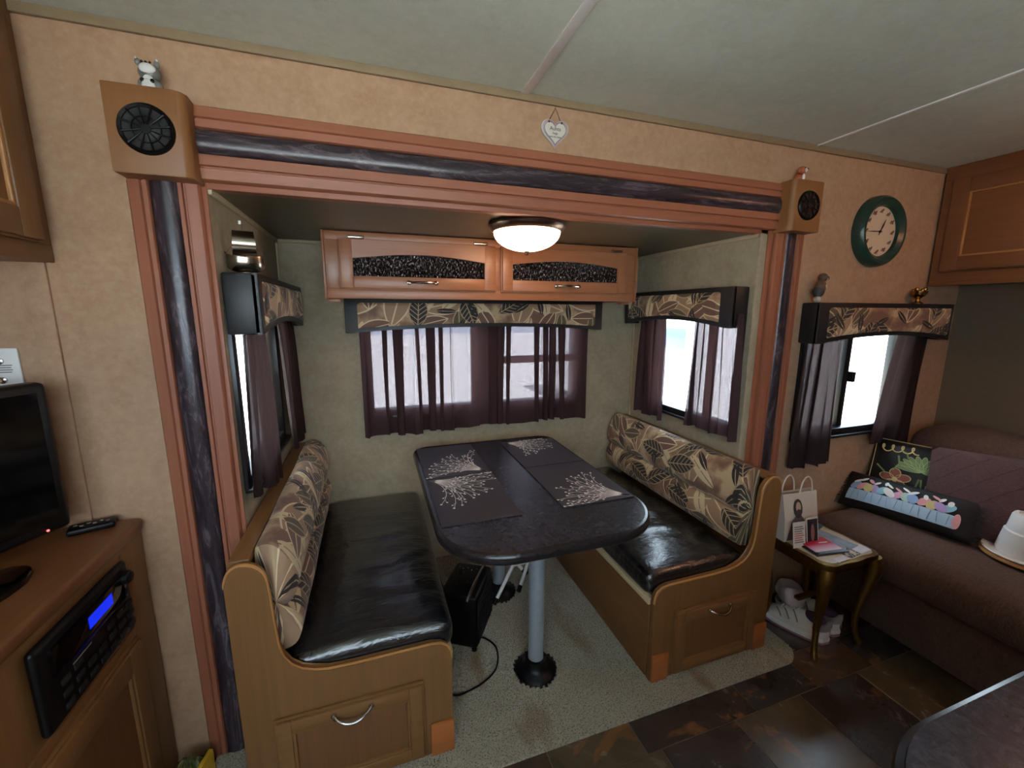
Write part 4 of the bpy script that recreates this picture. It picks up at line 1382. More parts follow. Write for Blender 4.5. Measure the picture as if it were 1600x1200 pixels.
emb_y = plain('cream_embroidery', S(214, 198, 140), 0.7)
emb_g = plain('green_embroidery', S(120, 140, 92), 0.7)
emb_r = plain('rust_embroidery', S(140, 78, 66), 0.7)
emb_l = plain('pale_green_embroidery', S(176, 196, 140), 0.7)
t, sf = pillow('black leather pillow embroidered with flowers in the sofa corner', plain('black_soft_leather', S(26, 28, 30), 0.4, bumpv=0.2, nscale=18), (2.950, -0.195, 0.605), 0.36, 0.30, 0.055, (-0.93, -0.30, 0.35), (0, 0, 1))
for cx, cy in ((-0.42, -0.26), (0.30, -0.52)):
    for k in range(5):
        a = 2*PI*k/5+0.4
        patch(t, sf, ell(cx+0.17*math.cos(a), cy+0.19*math.sin(a), 0.15, 0.11, a), emb_r, 'petal', 0.0022)
        line_on(t, sf, ell(cx+0.17*math.cos(a), cy+0.19*math.sin(a), 0.155, 0.115, a)+[ell(cx+0.17*math.cos(a), cy+0.19*math.sin(a), 0.155, 0.115, a)[0]], 0.0016, emb_y, 'petal_outline', 0.0025)
    patch(t, sf, ell(cx, cy, 0.06, 0.07), emb_y, 'flower_centre', 0.0035)
for k in range(11):
    a = PI*(0.02+k/10.5)
    patch(t, sf, ell(0.05+0.26*math.cos(a), 0.12+0.24*math.sin(a), 0.25, 0.065, a), emb_g, 'leaf', 0.002+0.0002*k)
    e_ = ell(0.05+0.26*math.cos(a), 0.12+0.24*math.sin(a), 0.25, 0.065, a)
    line_on(t, sf, e_+[e_[0]], 0.0011, emb_l, 'leaf_outline', 0.0026+0.0002*k)
for p in ([(-0.5, 0.0), (-0.4, 0.25), (-0.45, 0.5)], [(-0.65, -0.1), (-0.8, 0.05), (-0.85, 0.1)], [(-0.1, -0.9), (-0.02, -0.5), (0.03, -0.1)], [(0.1, -0.8), (0.1, -0.45), (0.07, -0.1)], [(0.4, 0.3), (0.55, 0.45), (0.62, 0.4)], [(-0.25, 0.45), (-0.3, 0.62), (-0.42, 0.68)]):
    line_on(t, sf, p, 0.004, emb_g, 'stem', 0.0022)
sw = []
for k in range(60):
    u = k/59
    sw.append((-0.85+0.75*u+0.06*math.cos(u*24), 0.68+0.11*math.sin(u*24)+0.06*u))
line_on(t, sf, sw, 0.003, emb_y, 'scroll', 0.003)
edge = [(-0.97, v/10) for v in range(-9, 10)]+[(u/10, 0.97) for u in range(-9, 10)]
line_on(t, sf, edge, 0.0016, emb_y, 'piping', 0.001)

t, sf = pillow('quilted plum velvet pillow at the right end of the row', M['purple'], (2.905, -0.465, 0.620), 0.42, 0.36, 0.06, (-0.95, -0.12, 0.35), (0.0, 0.10, 1))
for k in range(-3, 4):
    for s_ in (1, -1):
        pts = []
        for i in range(21):
            u = -0.95+1.9*i/20; v = s_*u+k*0.5
            if abs(v) < 0.95: pts.append((u, v))
        if len(pts) > 2: line_on(t, sf, pts, 0.0012, M['purple'], 'quilt_seam', 0.0004)

pd = [S(140, 172, 214), S(224, 160, 164), S(206, 190, 130), S(176, 150, 200), S(140, 196, 214), S(230, 230, 228), S(214, 160, 190), S(176, 206, 190)]
pm = [plain('pastel_print_%d' % i, c, 0.7) for i, c in enumerate(pd)]
t, sf = pillow('black fringed pillow with pale blue band and pastel print propped in front', M['blackmatte'], (2.775, -0.238, 0.520), 0.46, 0.175, 0.045, (-0.86, -0.06, 0.55), (0.0, 0.06, 1), 20)
patch(t, sf, [(-0.88+0.167*k, -0.62) for k in range(11)]+[(0.80, -0.35)]+[(0.80-0.167*k, -0.02) for k in range(11)]+[(-0.88, -0.3)], plain('pale_blue_cloth_print', S(170, 200, 222), 0.7), 'blue_band', 0.0036)
for k in range(13):
    u = -0.78+k*0.122
    line_on(t, sf, [(u, -0.54), (u+0.01*(-1)**k, -0.3), (u+0.02*(-1)**k, -0.08)], 0.0012, pm[0], 'band_line', 0.0042)
rn = random.Random(9)
for k in range(13):
    u = -0.76+k*0.12+rn.uniform(-.03, .03)
    patch(t, sf, ell(u, 0.18+0.06*rn.random(), 0.085, 0.24, rn.uniform(-.3, .3)), pm[k % 8], 'pastel_blob', 0.0044+0.0004*(k % 3))
    patch(t, sf, ell(u+rn.uniform(-.03, .03), 0.46+0.2*rn.random(), 0.03+0.014*rn.random(), 0.10+0.05*rn.random(), rn.uniform(-.6, .6)), pm[(5, 5, 1, 5)[k % 4]], 'white_blob', 0.0058)
patch(t, sf, ell(0.80, -0.25, 0.05, 0.36), pm[1], 'pink_edge', 0.0056)
b = MB(); rf = random.Random(4)
for sgn in (1, -1):
    for k in range(60):
        v = -0.95+1.9*k/59
        p = sf(sgn*0.985, v, 0)
        b.tube([p, p+Vector((sgn*rf.uniform(.02, .04), rf.uniform(-.012, .004), rf.uniform(-.012, .01)))], [0.0011, 0.0006], 4)
b.build('fringe', M['blackmatte'], t, kind='stuff')

# white tapered stack on a round wooden board
t = thing('paper_cup_stack', 'white tapered stack on a round wooden board at the right edge of the sofa', 'cups', (2.84, -0.60, 0.452))
b = MB(); b.lathe([(0.0, 0.0), (0.120, 0.0), (0.126, 0.006), (0.124, 0.014), (0.0, 0.014)], (2.84, -0.60, 0.452), 44, cap=False); b.build('wooden_board', wood('pale_board_wood', S(196, 146, 92), 0.45, 0), t)
b = MB(); b.lathe([(0.0, 0.0145), (0.112, 0.0145), (0.121, 0.022), (0.119, 0.024), (0.108, 0.018), (0.0, 0.018)], (2.84, -0.60, 0.452), 44, cap=False); b.build('plate', M['white'], t)
b = MB(); b.lathe([(0.0, 0.0185), (0.084, 0.0185), (0.086, 0.024), (0.078, 0.075), (0.073, 0.105), (0.068, 0.110), (0.060, 0.165), (0.056, 0.172), (0.044, 0.174), (0.042, 0.170), (0.0, 0.168)], (2.84, -0.60, 0.452), 40, cap=False); b.build('cup', M['white'], t)
b = MB(); b.tube([(2.84+0.02*math.cos(k*0.6), -0.60+0.02*math.sin(k*0.6), 0.625) for k in range(8)], 0.002, 6); b.build('rim_mark', M['grey'], t)

# ------------------------------------------------------------------ gilt side table
GT = 0.420
gx0, gx1, gy0, gy1 = 2.125, 2.435, -0.372, -0.080
def scallop(x0, x1, y0, y1, a, n=9):
    cx, cy = (x0+x1)/2, (y0+y1)/2
    w, h = (x1-x0)/2, (y1-y0)/2
    p = []
    for k in range(4*n*2):
        th = 2*PI*k/(8*n)
        c, s_ = math.cos(th), math.sin(th)
        r = 1/max(abs(c), abs(s_))
        r = min(r, 1.26)
        ww = 1 + a*math.cos(8*th)*0.5
        p.append((cx+w*c*r*ww, cy+h*s_*r*ww))
    return p
t = thing('side_table', 'small antique gilt side table with curved legs beside the sofa', 'table', ((gx0+gx1)/2, (gy0+gy1)/2, 0.0))
b = MB(); b.prism(scallop(gx0, gx1, gy0, gy1, 0.035), GT-0.020, GT, 'z', 0.004); b.build('tabletop', M['brass'], t)
b = MB(); b.prism(scallop(gx0+0.016, gx1-0.016, gy0+0.016, gy1-0.016, 0.035), GT+0.0003, GT+0.0018, 'z'); b.build('inlay', plain('ivory_inlay', S(196, 184, 158), 0.35), t)
b = MB(); b.box(gx0+0.035, gx1-0.035, gy0+0.035, gy1-0.035, GT-0.070, GT-0.0205, 0.004); b.build('apron', M['brass'], t)
for sx, sy in ((-1, -1), (1, -1), (-1, 1), (1, 1)):
    bx_ = (gx0+gx1)/2+sx*0.118; by_ = (gy0+gy1)/2+sy*0.110
    prof = [(0.018, GT-0.022, 0.026), (0.024, GT-0.06, 0.030), (0.020, GT-0.11, 0.025), (0.008, GT-0.18, 0.019), (-0.004, GT-0.26, 0.014), (-0.006, 0.09, 0.011), (0.004, 0.035, 0.011), (0.014, 0.012, 0.014), (0.018, 0.002, 0.012)]
    pts = smooth_path([(bx_+sx*o_*0.8, by_+sy*o_*0.8, z) for o_, z, r in prof], 4)
    rs = []
    for i in range(len(pts)):
        u = i/4; k = min(int(u), len(prof)-2); q = u-k
        rs.append(prof[k][2]*(1-q)+prof[k+1][2]*q)
    b = MB(); b.tube(pts, rs, 12); b.build('leg', M['brass'], t)
b = MB(); b.box(gx0+0.06, gx1-0.06, (gy0+gy1)/2-0.012, (gy0+gy1)/2+0.012, 0.17, 0.184, 0.003); b.build('stretcher', M['brass'], t)

# items on the side table
SZ = GT+0.0020
bagm = plain('pale_kraft_paper', S(206, 192, 176), 0.75, var=0.06, nscale=14, bumpv=0.25)
t = thing('paper_bag', 'pale paper gift bag with twine handles and a bearded portrait print', 'bag', (2.215, -0.150, SZ), rz=-0.06, local=True)
b = MB()
v0 = [(-0.085, -0.040), (0.085, -0.040), (0.085, 0.040), (-0.085, 0.040)]
lv = [(0.0, 1.0, 1.0), (0.10, 1.03, 0.85), (0.20, 1.05, 0.35)]
rg = [[b.v((x*s1, y*s2, z)) for x, y in v0] for z, s1, s2 in lv]
rin = [[b.v((x*s1*0.985, y*s2*0.9, z)) for x, y in v0] for z, s1, s2 in lv[::-1]]
allr = rg+rin
for A, B_ in zip(allr, allr[1:]):
    for i in range(4):
        b.bm.faces.new([A[i], A[(i+1) % 4], B_[(i+1) % 4], B_[i]])
b.bm.faces.new(rg[0][::-1]); b.bm.faces.new(rin[-1])
b.build('bag_body', bagm, t, ang=20)
for yy in (-0.016, 0.016):
    b = MB(); b.tube([(0.032*math.cos(PI*k/16)+(-0.03 if yy > 0 else 0.03), yy, 0.195+0.072*math.sin(PI*k/16)) for k in range(17)], 0.0028, 8); b.build('handle', M['cloudwhite'], t)
# generic printed figure: dark hair, pale face, beard, grey robe (flat print on the leaning front)
def fy(z): return -0.0405+0.0042*0 + (0.040-0.040*(0.85 if z > 0.05 else 1))*0 + (0.0 if z <= 0 else (0.006*min(1, z/0.10) + max(0, z-0.10)/0.10*0.020))
def printp(poly, mat, name, lift):
    bb = MB()
    cx = sum(p[0] for p in poly)/len(poly); cz = sum(p[1] for p in poly)/len(poly)
    rg_ = [[bb.v((cx+(x-cx)*k/4, fy(cz+(z-cz)*k/4)-0.0012-lift, cz+(z-cz)*k/4)) for x, z in poly] for k in range(1, 5)]
    c0 = bb.v((cx, fy(cz)-0.0012-lift, cz))
    for i in range(len(poly)):
        j = (i+1) % len(poly)
        bb.bm.faces.new([c0, rg_[0][i], rg_[0][j]])
        for A_, B_ in zip(rg_, rg_[1:]):
            bb.bm.faces.new([A_[i], B_[i], B_[j], A_[j]])
    return bb.build(name, mat, t, smooth=False, normals=False)
printp([(-0.075, 0.004), (-0.06, 0.05), (-0.052, 0.085), (-0.035, 0.104), (-0.018, 0.108), (0.0, 0.104), (0.016, 0.085), (0.026, 0.05), (0.036, 0.004), (-0.02, 0.004)], plain('robe_print', S(96, 84, 84), 0.8), 'robe_print', 0.0002)
printp(ell(-0.018, 0.136, 0.024, 0.040), plain('hair_print', S(64, 54, 52), 0.8), 'hair_print', 0.0008)
printp(ell(-0.016, 0.142, 0.0135, 0.022), plain('face_print', S(186, 158, 138), 0.8), 'face_print', 0.0014)
printp(ell(-0.016, 0.122, 0.0125, 0.012), plain('beard_print', S(74, 60, 54), 0.8), 'beard_print', 0.0020)
t = thing('prayer_card', 'white text card leaning against the paper bag', 'card', (2.150, -0.235, SZ), rot=(-0.16, 0, -0.10), local=True)
b = MB(); b.box(-0.030, 0.030, -0.001, 0.001, 0.0, 0.105); b.build('card', M['cloudwhite'], t, smooth=False)
for k in range(8):
    b = MB(); b.box(-0.024, 0.022-0.004*(k % 3), -0.0016, -0.0012, 0.020+k*0.009, 0.0245+k*0.009); b.build('text_line', plain('card_red_ink', S(190, 110, 104), 0.7) if k in (1, 2, 3, 4) else M['grey'], t, smooth=False)
t = thing('picture_card', 'small dark picture card standing behind the red booklet', 'card', (2.225, -0.235, SZ), rot=(-0.16, 0, -0.05), local=True)
b = MB(); b.box(-0.031, 0.031, -0.001, 0.001, 0.0, 0.112); b.build('card', M['cloudwhite'], t, smooth=False)
b = MB(); b.box(-0.027, 0.027, -0.0016, -0.0012, 0.006, 0.106); b.build('picture', plain('dark_picture', S(42, 32, 36), 0.5, var=0.5, nscale=60), t, smooth=False)
b = MB(); b.bm.faces.new([b.v((x, -0.0021, z)) for x, z in ell(0.0, 0.05, 0.010, 0.036)]); b.build('pale_figure', plain('rose_picture', S(150, 104, 98), 0.6), t, smooth=False, normals=False)

def flat_item(name, label, cat, cx, cy, w, h, z, th, rz, mat, group='papers on the side table', page=None):
    t = thing(name, label, cat, (cx, cy, z), rz=rz, local=True, group=group)
    b = MB(); b.box(-w/2, w/2, -h/2, h/2, 0, th, min(0.0008, th*0.3), 1); b.build('cover' if page else 'sheet', mat, t, smooth=False)
    return t
redm, rnt, rbs, rout = new_mat('red_to_white_cover')
rg_ = rnt.nodes.new('ShaderNodeSeparateXYZ'); rnt.links.new(coords(rnt), rg_.inputs[0])
rnt.links.new(ramp(rnt, math_n(rnt, 'ADD', math_n(rnt, 'MULTIPLY', rg_.outputs[1], 9.0), 0.5), [(0.10, S(236, 226, 236)), (0.35, S(222, 150, 190)), (0.5, S(200, 40, 70)), (1.0, S(180, 20, 44))]), rbs.inputs['Base Color'])
rbs.inputs['Roughness'].default_value = 0.3
t = flat_item('magazine', 'dark magazine under the red booklet on the side table', 'magazine', 2.232, -0.262, 0.145, 0.105, SZ, 0.006, -0.12, plain('dark_magazine', S(46, 52, 60), 0.3, var=0.3), page=1)
t = flat_item('leaflet', 'grey blue leaflet between the magazine and the red booklet', 'leaflet', 2.243, -0.268, 0.130, 0.095, SZ+0.0065, 0.004, -0.2, plain('blue_leaflet', S(120, 140, 165), 0.3, var=0.3), page=1)
t = flat_item('booklet', 'red and white booklet on top of the papers on the side table', 'booklet', 2.228, -0.258, 0.125, 0.092, SZ+0.0110, 0.004, -0.15, redm, page=1)
b = MB(); b.box(0.005, 0.045, 0.004, 0.010, 0.0042, 0.0045); b.build('title_line', M['white'], t, smooth=False)
t = flat_item('brochure', 'blue and white glossy brochure at the sofa side of the side table', 'brochure', 2.345, -0.235, 0.075, 0.150, SZ, 0.002, 0.15, plain('blue_white_brochure', S(150, 170, 190), 0.25, var=0.5, nscale=18), page=1)
t = flat_item('teal_folder', 'teal folder at the back of the side table', 'folder', 2.365, -0.125, 0.090, 0.070, SZ, 0.004, 0.3, plain('teal_card', S(40, 86, 92), 0.35), page=1)
t = flat_item('note_card', 'white note card at the front right of the side table', 'note', 2.375, -0.322, 0.070, 0.042, SZ, 0.0015, 0.1, plain('white_note', S(214, 218, 230), 0.4))
t = flat_item('note_card', 'small pale slip at the front left corner of the side table', 'note', 2.225, -0.345, 0.065, 0.026, SZ, 0.0012, 0.05, plain('pale_slip', S(206, 208, 214), 0.4))
bwm, bnt, bbs, bout = new_mat('black_white_pattern')
bf = noise_t(bnt, coords(bnt), 150, 2)
bnt.links.new(ramp(bnt, bf, [(0.49, S(26, 24, 24)), (0.51, S(200, 190, 176))]), bbs.inputs['Base Color'])
t = flat_item('coaster', 'black and cream patterned coaster at the front of the side table', 'coaster', 2.302, -0.325, 0.065, 0.050, SZ, 0.003, 0.12, bwm)

# ------------------------------------------------------------------ shoes and sock under the side table
shoe_w = plain('white_mesh_shoe', S(206, 202, 198), 0.7, nscale=120, bumpv=0.3)
shoe_g = plain('grey_shoe_overlay', S(128, 126, 128), 0.6)
shoe_p = plain('purple_shoe_lining', S(64, 44, 78), 0.8)
def shoe(label, loc, rz):
    t = thing('running_shoe', label, 'shoe', loc, rz=rz, local=True, group='running shoes')
    L = 0.26
    def wid(u): return 0.033+0.014*math.sin(PI*min(1, u*1.05))**0.7*(0.5+u*0.6) if u > 0 else 0.03
    def outline(k=1.0, n=16):
        a = [(u/n*L, wid(u/n)*k*math.sqrt(max(0, min(1, (u/n)/0.08, (1-u/n)/0.14)))) for u in range(n+1)]
        return [(x, y) for x, y in a]+[(x, -y) for x, y in a[::-1][1:-1]]
    b = MB(); b.prism(outline(1.06), 0.0, 0.010, 'z', 0.003); b.build('outsole', plain('mauve_outsole', S(150, 110, 130), 0.7), t)
    b = MB(); b.prism(outline(1.08), 0.0102, 0.034, 'z', 0.006); b.build('midsole', M['white'], t)
    def top(u): return 0.105-0.028*math.sin(PI*min(1, u/0.35))**1.5*(1 if u < 0.35 else 0) if u < 0.45 else 0.105-0.062*((u-0.45)/0.55)**1.1
    nU, nV = 26, 16
    def fn(a, c):
        u = 0.01+0.975*a
        th = PI*c
        w = wid(u)*math.sqrt(max(0.02, min(1, u/0.07, (1-u)/0.12)))
        h = top(u)-0.030
        return (u*L, w*math.cos(th)*(1-0.25*math.sin(th)), 0.030+h*math.sin(th)**0.75)
    b = MB(); b.sheet(fn, nU, nV); b.build('upper', shoe_w, t, ang=80)
    b = MB(); b.ball((0.062, 0, 0.088), (0.048, 0.024, 0.022), 16, 10); b.build('collar_opening', shoe_p, t)
    b = MB(); b.sheet(lambda a, c: (Vector(fn(0.0+a*0.22, 0.12+0.76*c))+Vector((-0.003*(1-a), 0, 0.002))), 8, 10); b.build('heel_overlay', shoe_g, t, ang=80)
    b = MB(); b.sheet(lambda a, c: (Vector(fn(0.84+a*0.15, 0.05+0.9*c))+Vector((0.002, 0, 0.0015))), 6, 10); b.build('toe_cap', shoe_g, t, ang=80)
    for k in range(3):
        for cc in (0.08, 0.66):
            b = MB(); b.tube([Vector(fn(0.42+0.12*k+0.10*s_/4, cc+0.26*s_/4))+Vector((0, 0, 0.001)) for s_ in range(5)], 0.003, 6); b.build('side_stripe', shoe_g, t)
    for k in range(5):
        b = MB(); b.tube([Vector(fn(0.43+0.065*k+0.01*math.sin(s_), 0.34+0.32*s_/6))+Vector((0, 0, 0.002)) for s_ in range(7)], 0.0024, 6); b.build('lace', M['white'], t)
    return t
shoe('white running shoe lying nearer the bench under the side table', (2.285, -0.315, 0.0), math.radians(112))
shoe('white running shoe with purple lining at the sofa side under the table', (2.372, -0.300, 0.0), math.radians(105))
b = MB(); b.puff(-0.055, 0.055, -0.035, 0.035, 0.0, 0.065, 0.025, (8, 6, 4), lambda p: p+Vector((mnoise.noise(p*25)*0.012, mnoise.noise(p*25+Vector((5, 0, 0)))*0.012, mnoise.noise(p*20+Vector((0, 7, 0)))*0.014+0.010*math.sin(p.x*50))))
o = b.build('folded_sock', plain('lilac_grey_cloth', S(190, 176, 182), 0.9, nscale=150, bumpv=0.4), None, ang=80)
o.location = (2.262, -0.150, 0.075); o.rotation_euler = (0.1, 0.45, 0.9); o.scale = (1.35, 1.3, 1.25)
tag(o, 'lilac grey rolled sock lying on the shoe nearer the bench', 'sock')

# ------------------------------------------------------------------ wall clock and heart plaque
t = thing('wall_clock', 'round green framed wall clock with small birds on the dial', 'clock', (2.705, 0, 1.722))
ck = (2.705, 0.0, 1.722); CR = 0.152
b = MB(); b.lathe([(0.105, -0.020), (0.109, -0.032), (0.115, -0.036), (0.126, -0.044), (0.138, -0.044), (0.148, -0.034), (CR, -0.018), (CR, -0.001), (0.10, -0.001)], ck, 64, 'y', cap=False); b.build('rim', plain('dark_green_rim', S(30, 62, 52), 0.3), t)
b = MB(); b.lathe([(0.0, -0.018), (0.107, -0.018), (0.107, -0.004), (0.0, -0.004)], ck, 56, 'y', cap=False); dl = b.build('dial', plain('cream_dial', S(214, 192, 164), 0.55, var=0.04), t)
bird = [plain('bird_brown', S(120, 84, 54), 0.7), plain('bird_grey', S(110, 100, 100), 0.7), plain('bird_red', S(128, 80, 66), 0.7)]
for k in range(12):
    a = PI/2-2*PI*k/12
    cx, cz = ck[0]+0.087*math.cos(a), ck[2]+0.087*math.sin(a)
    b = MB(); R = Matrix.Rotation(-0.6+0.5*(k % 3), 3, 'Y')
    b.ball((cx, -0.0190, cz), (0.011, 0.0008, 0.006), 10, 6, R); b.ball((cx+0.008, -0.0192, cz+0.006), (0.0048, 0.0008, 0.0045), 8, 6); b.ball((cx-0.011, -0.0189, cz-0.004), (0.006, 0.0006, 0.0022), 8, 6, R)
    bo = b.build('bird_mark', bird[k % 3], t)
    b = MB(); b.box(cx-0.008, cx+0.008, -0.0196, -0.0188, cz-0.0085, cz-0.0072); b.build('perch', bird[1], bo, smooth=False)
def hand(ang, L, w, lift, nm):
    d = Vector((math.cos(ang), 0, math.sin(ang))); p = Vector((ck[0], -0.020-lift, ck[2]))
    b = MB(); b.tube([p-d*0.018, p, p+d*L*0.5, p+d*L], [w*0.6, w, w*1.3, w*0.3], 6); b.build(nm, M['black'], t)
hand(PI+0.03, 0.080, 0.0018, 0.001, 'minute_hand')
hand(math.radians(62), 0.058, 0.0022, 0.003, 'hour_hand')
b = MB(); b.lathe([(0.005, -0.019), (0.005, -0.025), (0, -0.026)], ck, 14, 'y', cap=False); b.build('hub', M['black'], t)

t = thing('heart_plaque', 'white heart plaque on brown twine above the trim beam', 'plaque', (1.128, 0, 1.89))
def heart(cx, cz, s_, n=48):
    p = []
    for k in range(n):
        a = 2*PI*k/n
        p.append((cx+s_*16*math.sin(a)**3/16, cz+s_*(13*math.cos(a)-5*math.cos(2*a)-2*math.cos(3*a)-math.cos(4*a))/16))
    return p
hx, hz = 1.128, 1.930
b = MB(); b.prism(heart(hx, hz, 0.047), -0.012, -0.003, 'y', 0.0015); b.build('plate', M['cloudwhite'], t, ang=60)
b = MB(); hp = heart(hx, hz, 0.042); b.tube([(x, -0.0125, z) for x, z in hp], 0.0017, 6, closed=True); b.build('lilac_border', plain('lilac_border', S(176, 150, 176), 0.6), t)
b = MB(); hp = heart(hx, hz, 0.0375); b.tube([(x, -0.0125, z) for x, z in hp], 0.0011, 6, closed=True); b.build('grey_border', M['grey'], t)
def text_obj(txt, size, loc, parent, mat, name):
    cu = bpy.data.curves.new(name, 'FONT'); cu.body = txt; cu.size = size; cu.align_x = 'CENTER'; cu.extrude = 0.0003
    to = bpy.data.objects.new(name, cu); COL.objects.link(to)
    dg = bpy.context.evaluated_depsgraph_get()
    me = bpy.data.meshes.new_from_object(to.evaluated_get(dg))
    bpy.data.objects.remove(to); bpy.data.curves.remove(cu)
    me.materials.clear(); me.materials.append(mat)
    o = bpy.data.objects.new(name, me); COL.objects.link(o); o.parent = parent
    o.location = Vector(loc)-Vector(root_of(parent).location); o.rotation_euler = (PI/2, 0, 0)
    return o
ink = plain('dark_green_ink', S(52, 58, 50), 0.6)
text_obj('Aunts', 0.016, (hx, -0.0127, hz+0.004), t, ink, 'lettering')
text_obj('hugs', 0.010, (hx, -0.0127, hz-0.007), t, ink, 'lettering')
text_obj('are the best', 0.008, (hx, -0.0127, hz-0.017), t, ink, 'lettering')
tw = plain('brown_twine', S(110, 78, 52), 0.9)
b = MB(); b.tube([(hx-0.022, -0.010, hz+0.030), (hx+0.002, -0.006, 2.002), (hx+0.020, -0.010, hz+0.030)], 0.0014, 6); b.build('twine', tw, t)
for dx in (-0.022, 0.022):
    b = MB(); b.ball((hx+dx, -0.0125, hz+0.028), 0.0035, 10, 6); b.build('knot', tw, t)
b = MB(); b.ball((hx+0.002, -0.004, 2.002), 0.0025, 8, 6); b.build('nail', M['chrome'], t)

# ------------------------------------------------------------------ figurines
def fig(name, label, cat, loc, rz=0.0):
    return thing(name, label, cat, loc, rz=rz, local=True, group='small figurines')
def ballpart(t, nm, mat, *balls):
    b = MB()
    for c, r in balls: b.ball(c, r, 16, 10)
    return b.build(nm, mat, t)
gcat = plain('grey_ceramic', S(118, 118, 112), 0.25); wcat = plain('white_ceramic', S(222, 222, 218), 0.2)
# grey and white animal lying upside-down look: head below, belly above
t = fig('animal_figurine', 'grey and white ceramic animal figurine on the left speaker box', 'figurine', (0.082, -0.036, 1.8682))
ballpart(t, 'head', gcat, ((0, 0, 0.018), (0.025, 0.018, 0.019)))
ballpart(t, 'face', wcat, ((0, -0.012, 0.014), (0.014, 0.009, 0.015)), ((0, -0.010, 0.028), (0.010, 0.006, 0.010)))
ballpart(t, 'ear', M['blackmatte'], ((-0.024, 0, 0.007), (0.005, 0.004, 0.005)))
ballpart(t, 'ear', M['blackmatte'], ((0.024, 0, 0.006), (0.007, 0.004, 0.005)))
for sx in (-1, 1):
    ballpart(t, 'eye', M['blackgloss'], ((sx*0.0095, -0.0165, 0.023), (0.0042, 0.003, 0.0048)))
ballpart(t, 'body', gcat, ((0, 0.002, 0.046), (0.0225, 0.016, 0.020)))
ballpart(t, 'belly', wcat, ((0, -0.009, 0.051), (0.0165, 0.009, 0.012)))
for sx in (-1, 1):
    ballpart(t, 'paw', gcat, ((sx*0.018, -0.004, 0.064), (0.006, 0.006, 0.008)))
    ballpart(t, 'claw', wcat, ((sx*0.020, -0.007, 0.0715), (0.002, 0.002, 0.003)))
for k in (-1, 0, 1):
    ballpart(t, 'toe_spot', M['blackmatte'], ((k*0.008, -0.012, 0.0635), (0.0026, 0.0025, 0.0026)))

t = fig('puppy_figurine', 'small reddish brown puppy figurine on the right speaker box', 'figurine', (2.170, -0.036, 1.8682), 0.25)
rd = plain('russet_ceramic', S(168, 88, 52), 0.3)
ballpart(t, 'body', rd, ((0, 0.004, 0.018), (0.017, 0.015, 0.020)))
ballpart(t, 'head', rd, ((0.002, -0.004, 0.046), (0.016, 0.015, 0.015)))
ballpart(t, 'muzzle', wcat, ((0.005, -0.016, 0.046), (0.010, 0.007, 0.009)))
ballpart(t, 'nose', M['blackgloss'], ((0.006, -0.023, 0.049), (0.003, 0.002, 0.0022)))
for sx in (-1, 1):
    ballpart(t, 'eye', M['blackgloss'], ((0.004+sx*0.006, -0.017, 0.053), (0.0022, 0.002, 0.0026)))
    ballpart(t, 'ear', rd, ((0.002+sx*0.015, -0.002, 0.046), (0.0045, 0.006, 0.011)))
    ballpart(t, 'paw', wcat, ((sx*0.007+0.003, -0.013, 0.006), (0.005, 0.008, 0.005)))
ballpart(t, 'chest', wcat, ((0.003, -0.011, 0.022), (0.008, 0.005, 0.012)))

t = fig('owl_figurine', 'brown and white owl figurine on the valance below the clock', 'figurine', (2.345, -0.043, 1.4085), 0.35)
ob = plain('owl_brown', S(96, 74, 56), 0.6, var=0.7, nscale=160); og = plain('owl_slate', S(62, 62, 64), 0.6, var=0.4, nscale=120); ow = plain('owl_cream', S(196, 184, 166), 0.6, var=0.2, nscale=150)
RB = Matrix.Rotation(0.35, 3, 'Y')
b = MB(); b.ball((0.008, 0, 0.062), (0.022, 0.021, 0.036), 18, 12, RB); b.build('body', ob, t)
b = MB(); b.ball((0.0, 0.002, 0.046), (0.021, 0.022, 0.026), 18, 12, RB); b.build('wing_band', og, t)
b = MB(); b.ball((0.012, -0.010, 0.066), (0.013, 0.013, 0.014), 14, 10); b.build('breast', ow, t)
b = MB(); b.ball((0.022, -0.002, 0.104), (0.0195, 0.018, 0.018), 16, 10); b.build('head', ob, t)
b = MB(); b.ball((0.027, -0.013, 0.102), (0.012, 0.008, 0.011), 14, 10); b.build('face', ow, t)
for sx in (-1, 1):
    ballpart(t, 'eye', M['blackgloss'], ((0.027+sx*0.0055, -0.0195, 0.105), (0.0026, 0.002, 0.0026)))
ballpart(t, 'beak', M['black'], ((0.027, -0.0205, 0.099), (0.0018, 0.003, 0.0032)))
b = MB(); b.ball((-0.006, 0.002, 0.014), (0.015, 0.014, 0.014), 14, 10); b.build('base', ow, t)

t = fig('gilt_cup', 'small golden footed trinket cup on the valance near the right cabinet', 'cup', (3.005, -0.043, 1.4085))
b = MB(); b.lathe([(0.0, 0.0), (0.020, 0.0), (0.021, 0.004), (0.010, 0.012), (0.008, 0.022), (0.014, 0.030), (0.024, 0.036), (0.030, 0.046), (0.032, 0.058), (0.029, 0.058), (0.026, 0.046), (0.0, 0.038)], (0, 0, 0), 28, cap=False); b.build('cup', M['gold'], t)
for k in range(6):
    a = 2*PI*k/6
    ballpart(t, 'bead', M['gold'], ((0.019*math.cos(a), 0.019*math.sin(a), 0.060+0.006*(k % 2)), (0.009, 0.009, 0.010)))

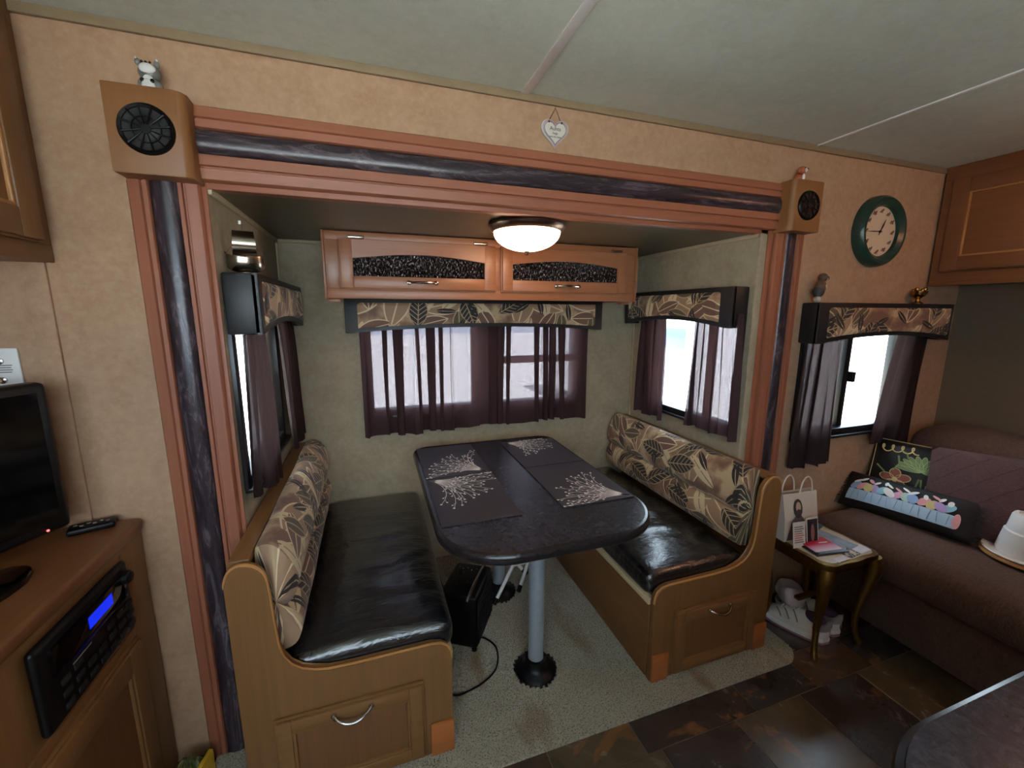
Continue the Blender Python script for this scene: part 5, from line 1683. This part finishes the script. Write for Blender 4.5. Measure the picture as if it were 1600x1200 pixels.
t = fig('ship_figurine', 'silver model sailing ship on the left window valance', 'figurine', (0.207, 0.095, 1.4725), 0.25)
b = MB()
def hull(a, c):
    u = -1+2*a; th = PI*c
    w = 0.030*(1-abs(u)**2.2)**0.6+0.0005
    x = u*0.046; h = 0.045+0.010*abs(u)**2
    return (x, -w*math.cos(th), h-(h-0.004)*math.sin(th)**0.7*(1-0.25*abs(u)**3))
b.sheet(hull, 22, 14); b.build('hull', M['silver'], t, ang=80)
b = MB(); b.sheet(lambda a, c: ((-1+2*a)*0.044, (-1+2*c)*(0.029*(1-abs(-1+2*a)**2.2)**0.6), 0.041+0.008*(-1+2*a)**2), 14, 6); b.build('deck', M['bronze'], t, ang=80)
b = MB(); b.lathe([(0.0, 0.0), (0.024, 0.0), (0.024, 0.004), (0, 0.005)], (0, 0, 0), 24, cap=False); b.build('stand', M['bronze'], t)
b = MB(); b.tube([(0, 0, 0.04), (0, 0, 0.148)], 0.0018, 8); b.build('mast', M['silver'], t)
b = MB()
b.sheet(lambda a, c: ((-1+2*a)*(0.026+0.004*(1-c)), -0.004-0.020*math.sin(PI*c)**0.8, 0.052+0.068*c), 12, 14); b.build('sail', M['silver'], t, ang=80)
b = MB(); b.box(-0.008, 0.0, -0.0006, 0.0006, 0.138, 0.148); b.build('pennant', M['silver'], t)
b = MB(); b.tube([(-0.046, 0, 0.056), (-0.062, 0, 0.074)], 0.002, 6); b.build('bowsprit', M['silver'], t)
for sx in (-1, 1):
    b = MB(); b.tube([(sx*0.046, 0, 0.055), (0, -0.004, 0.118)], 0.0006, 5); b.build('rigging', M['silver'], t)

# ------------------------------------------------------------------ near round-cornered table top at the bottom right
t = thing('kitchen_table', 'dark round-cornered table top at the bottom right corner', 'table', (1.9, -1.4, 0.0))
kp = rounded(1.045, 2.45, -1.75, -1.048, 0.22, 0.22)
b = MB(); b.prism(kp, 0.765, 0.798, 'z', 0.004); b.build('tabletop', M['laminate'], t)
b = MB(); b.tube([(x, y, 0.7815) for x, y in kp], 0.012, 8, closed=True); b.build('edge_moulding', plain('dark_table_edge', S(30, 28, 30), 0.25), t)
b = MB(); b.lathe([(0.0, 0.0), (0.16, 0.0), (0.16, 0.012), (0.05, 0.03), (0.032, 0.06), (0.032, 0.764)], (1.9, -1.40, 0), 32); b.build('pedestal', M['black'], t)
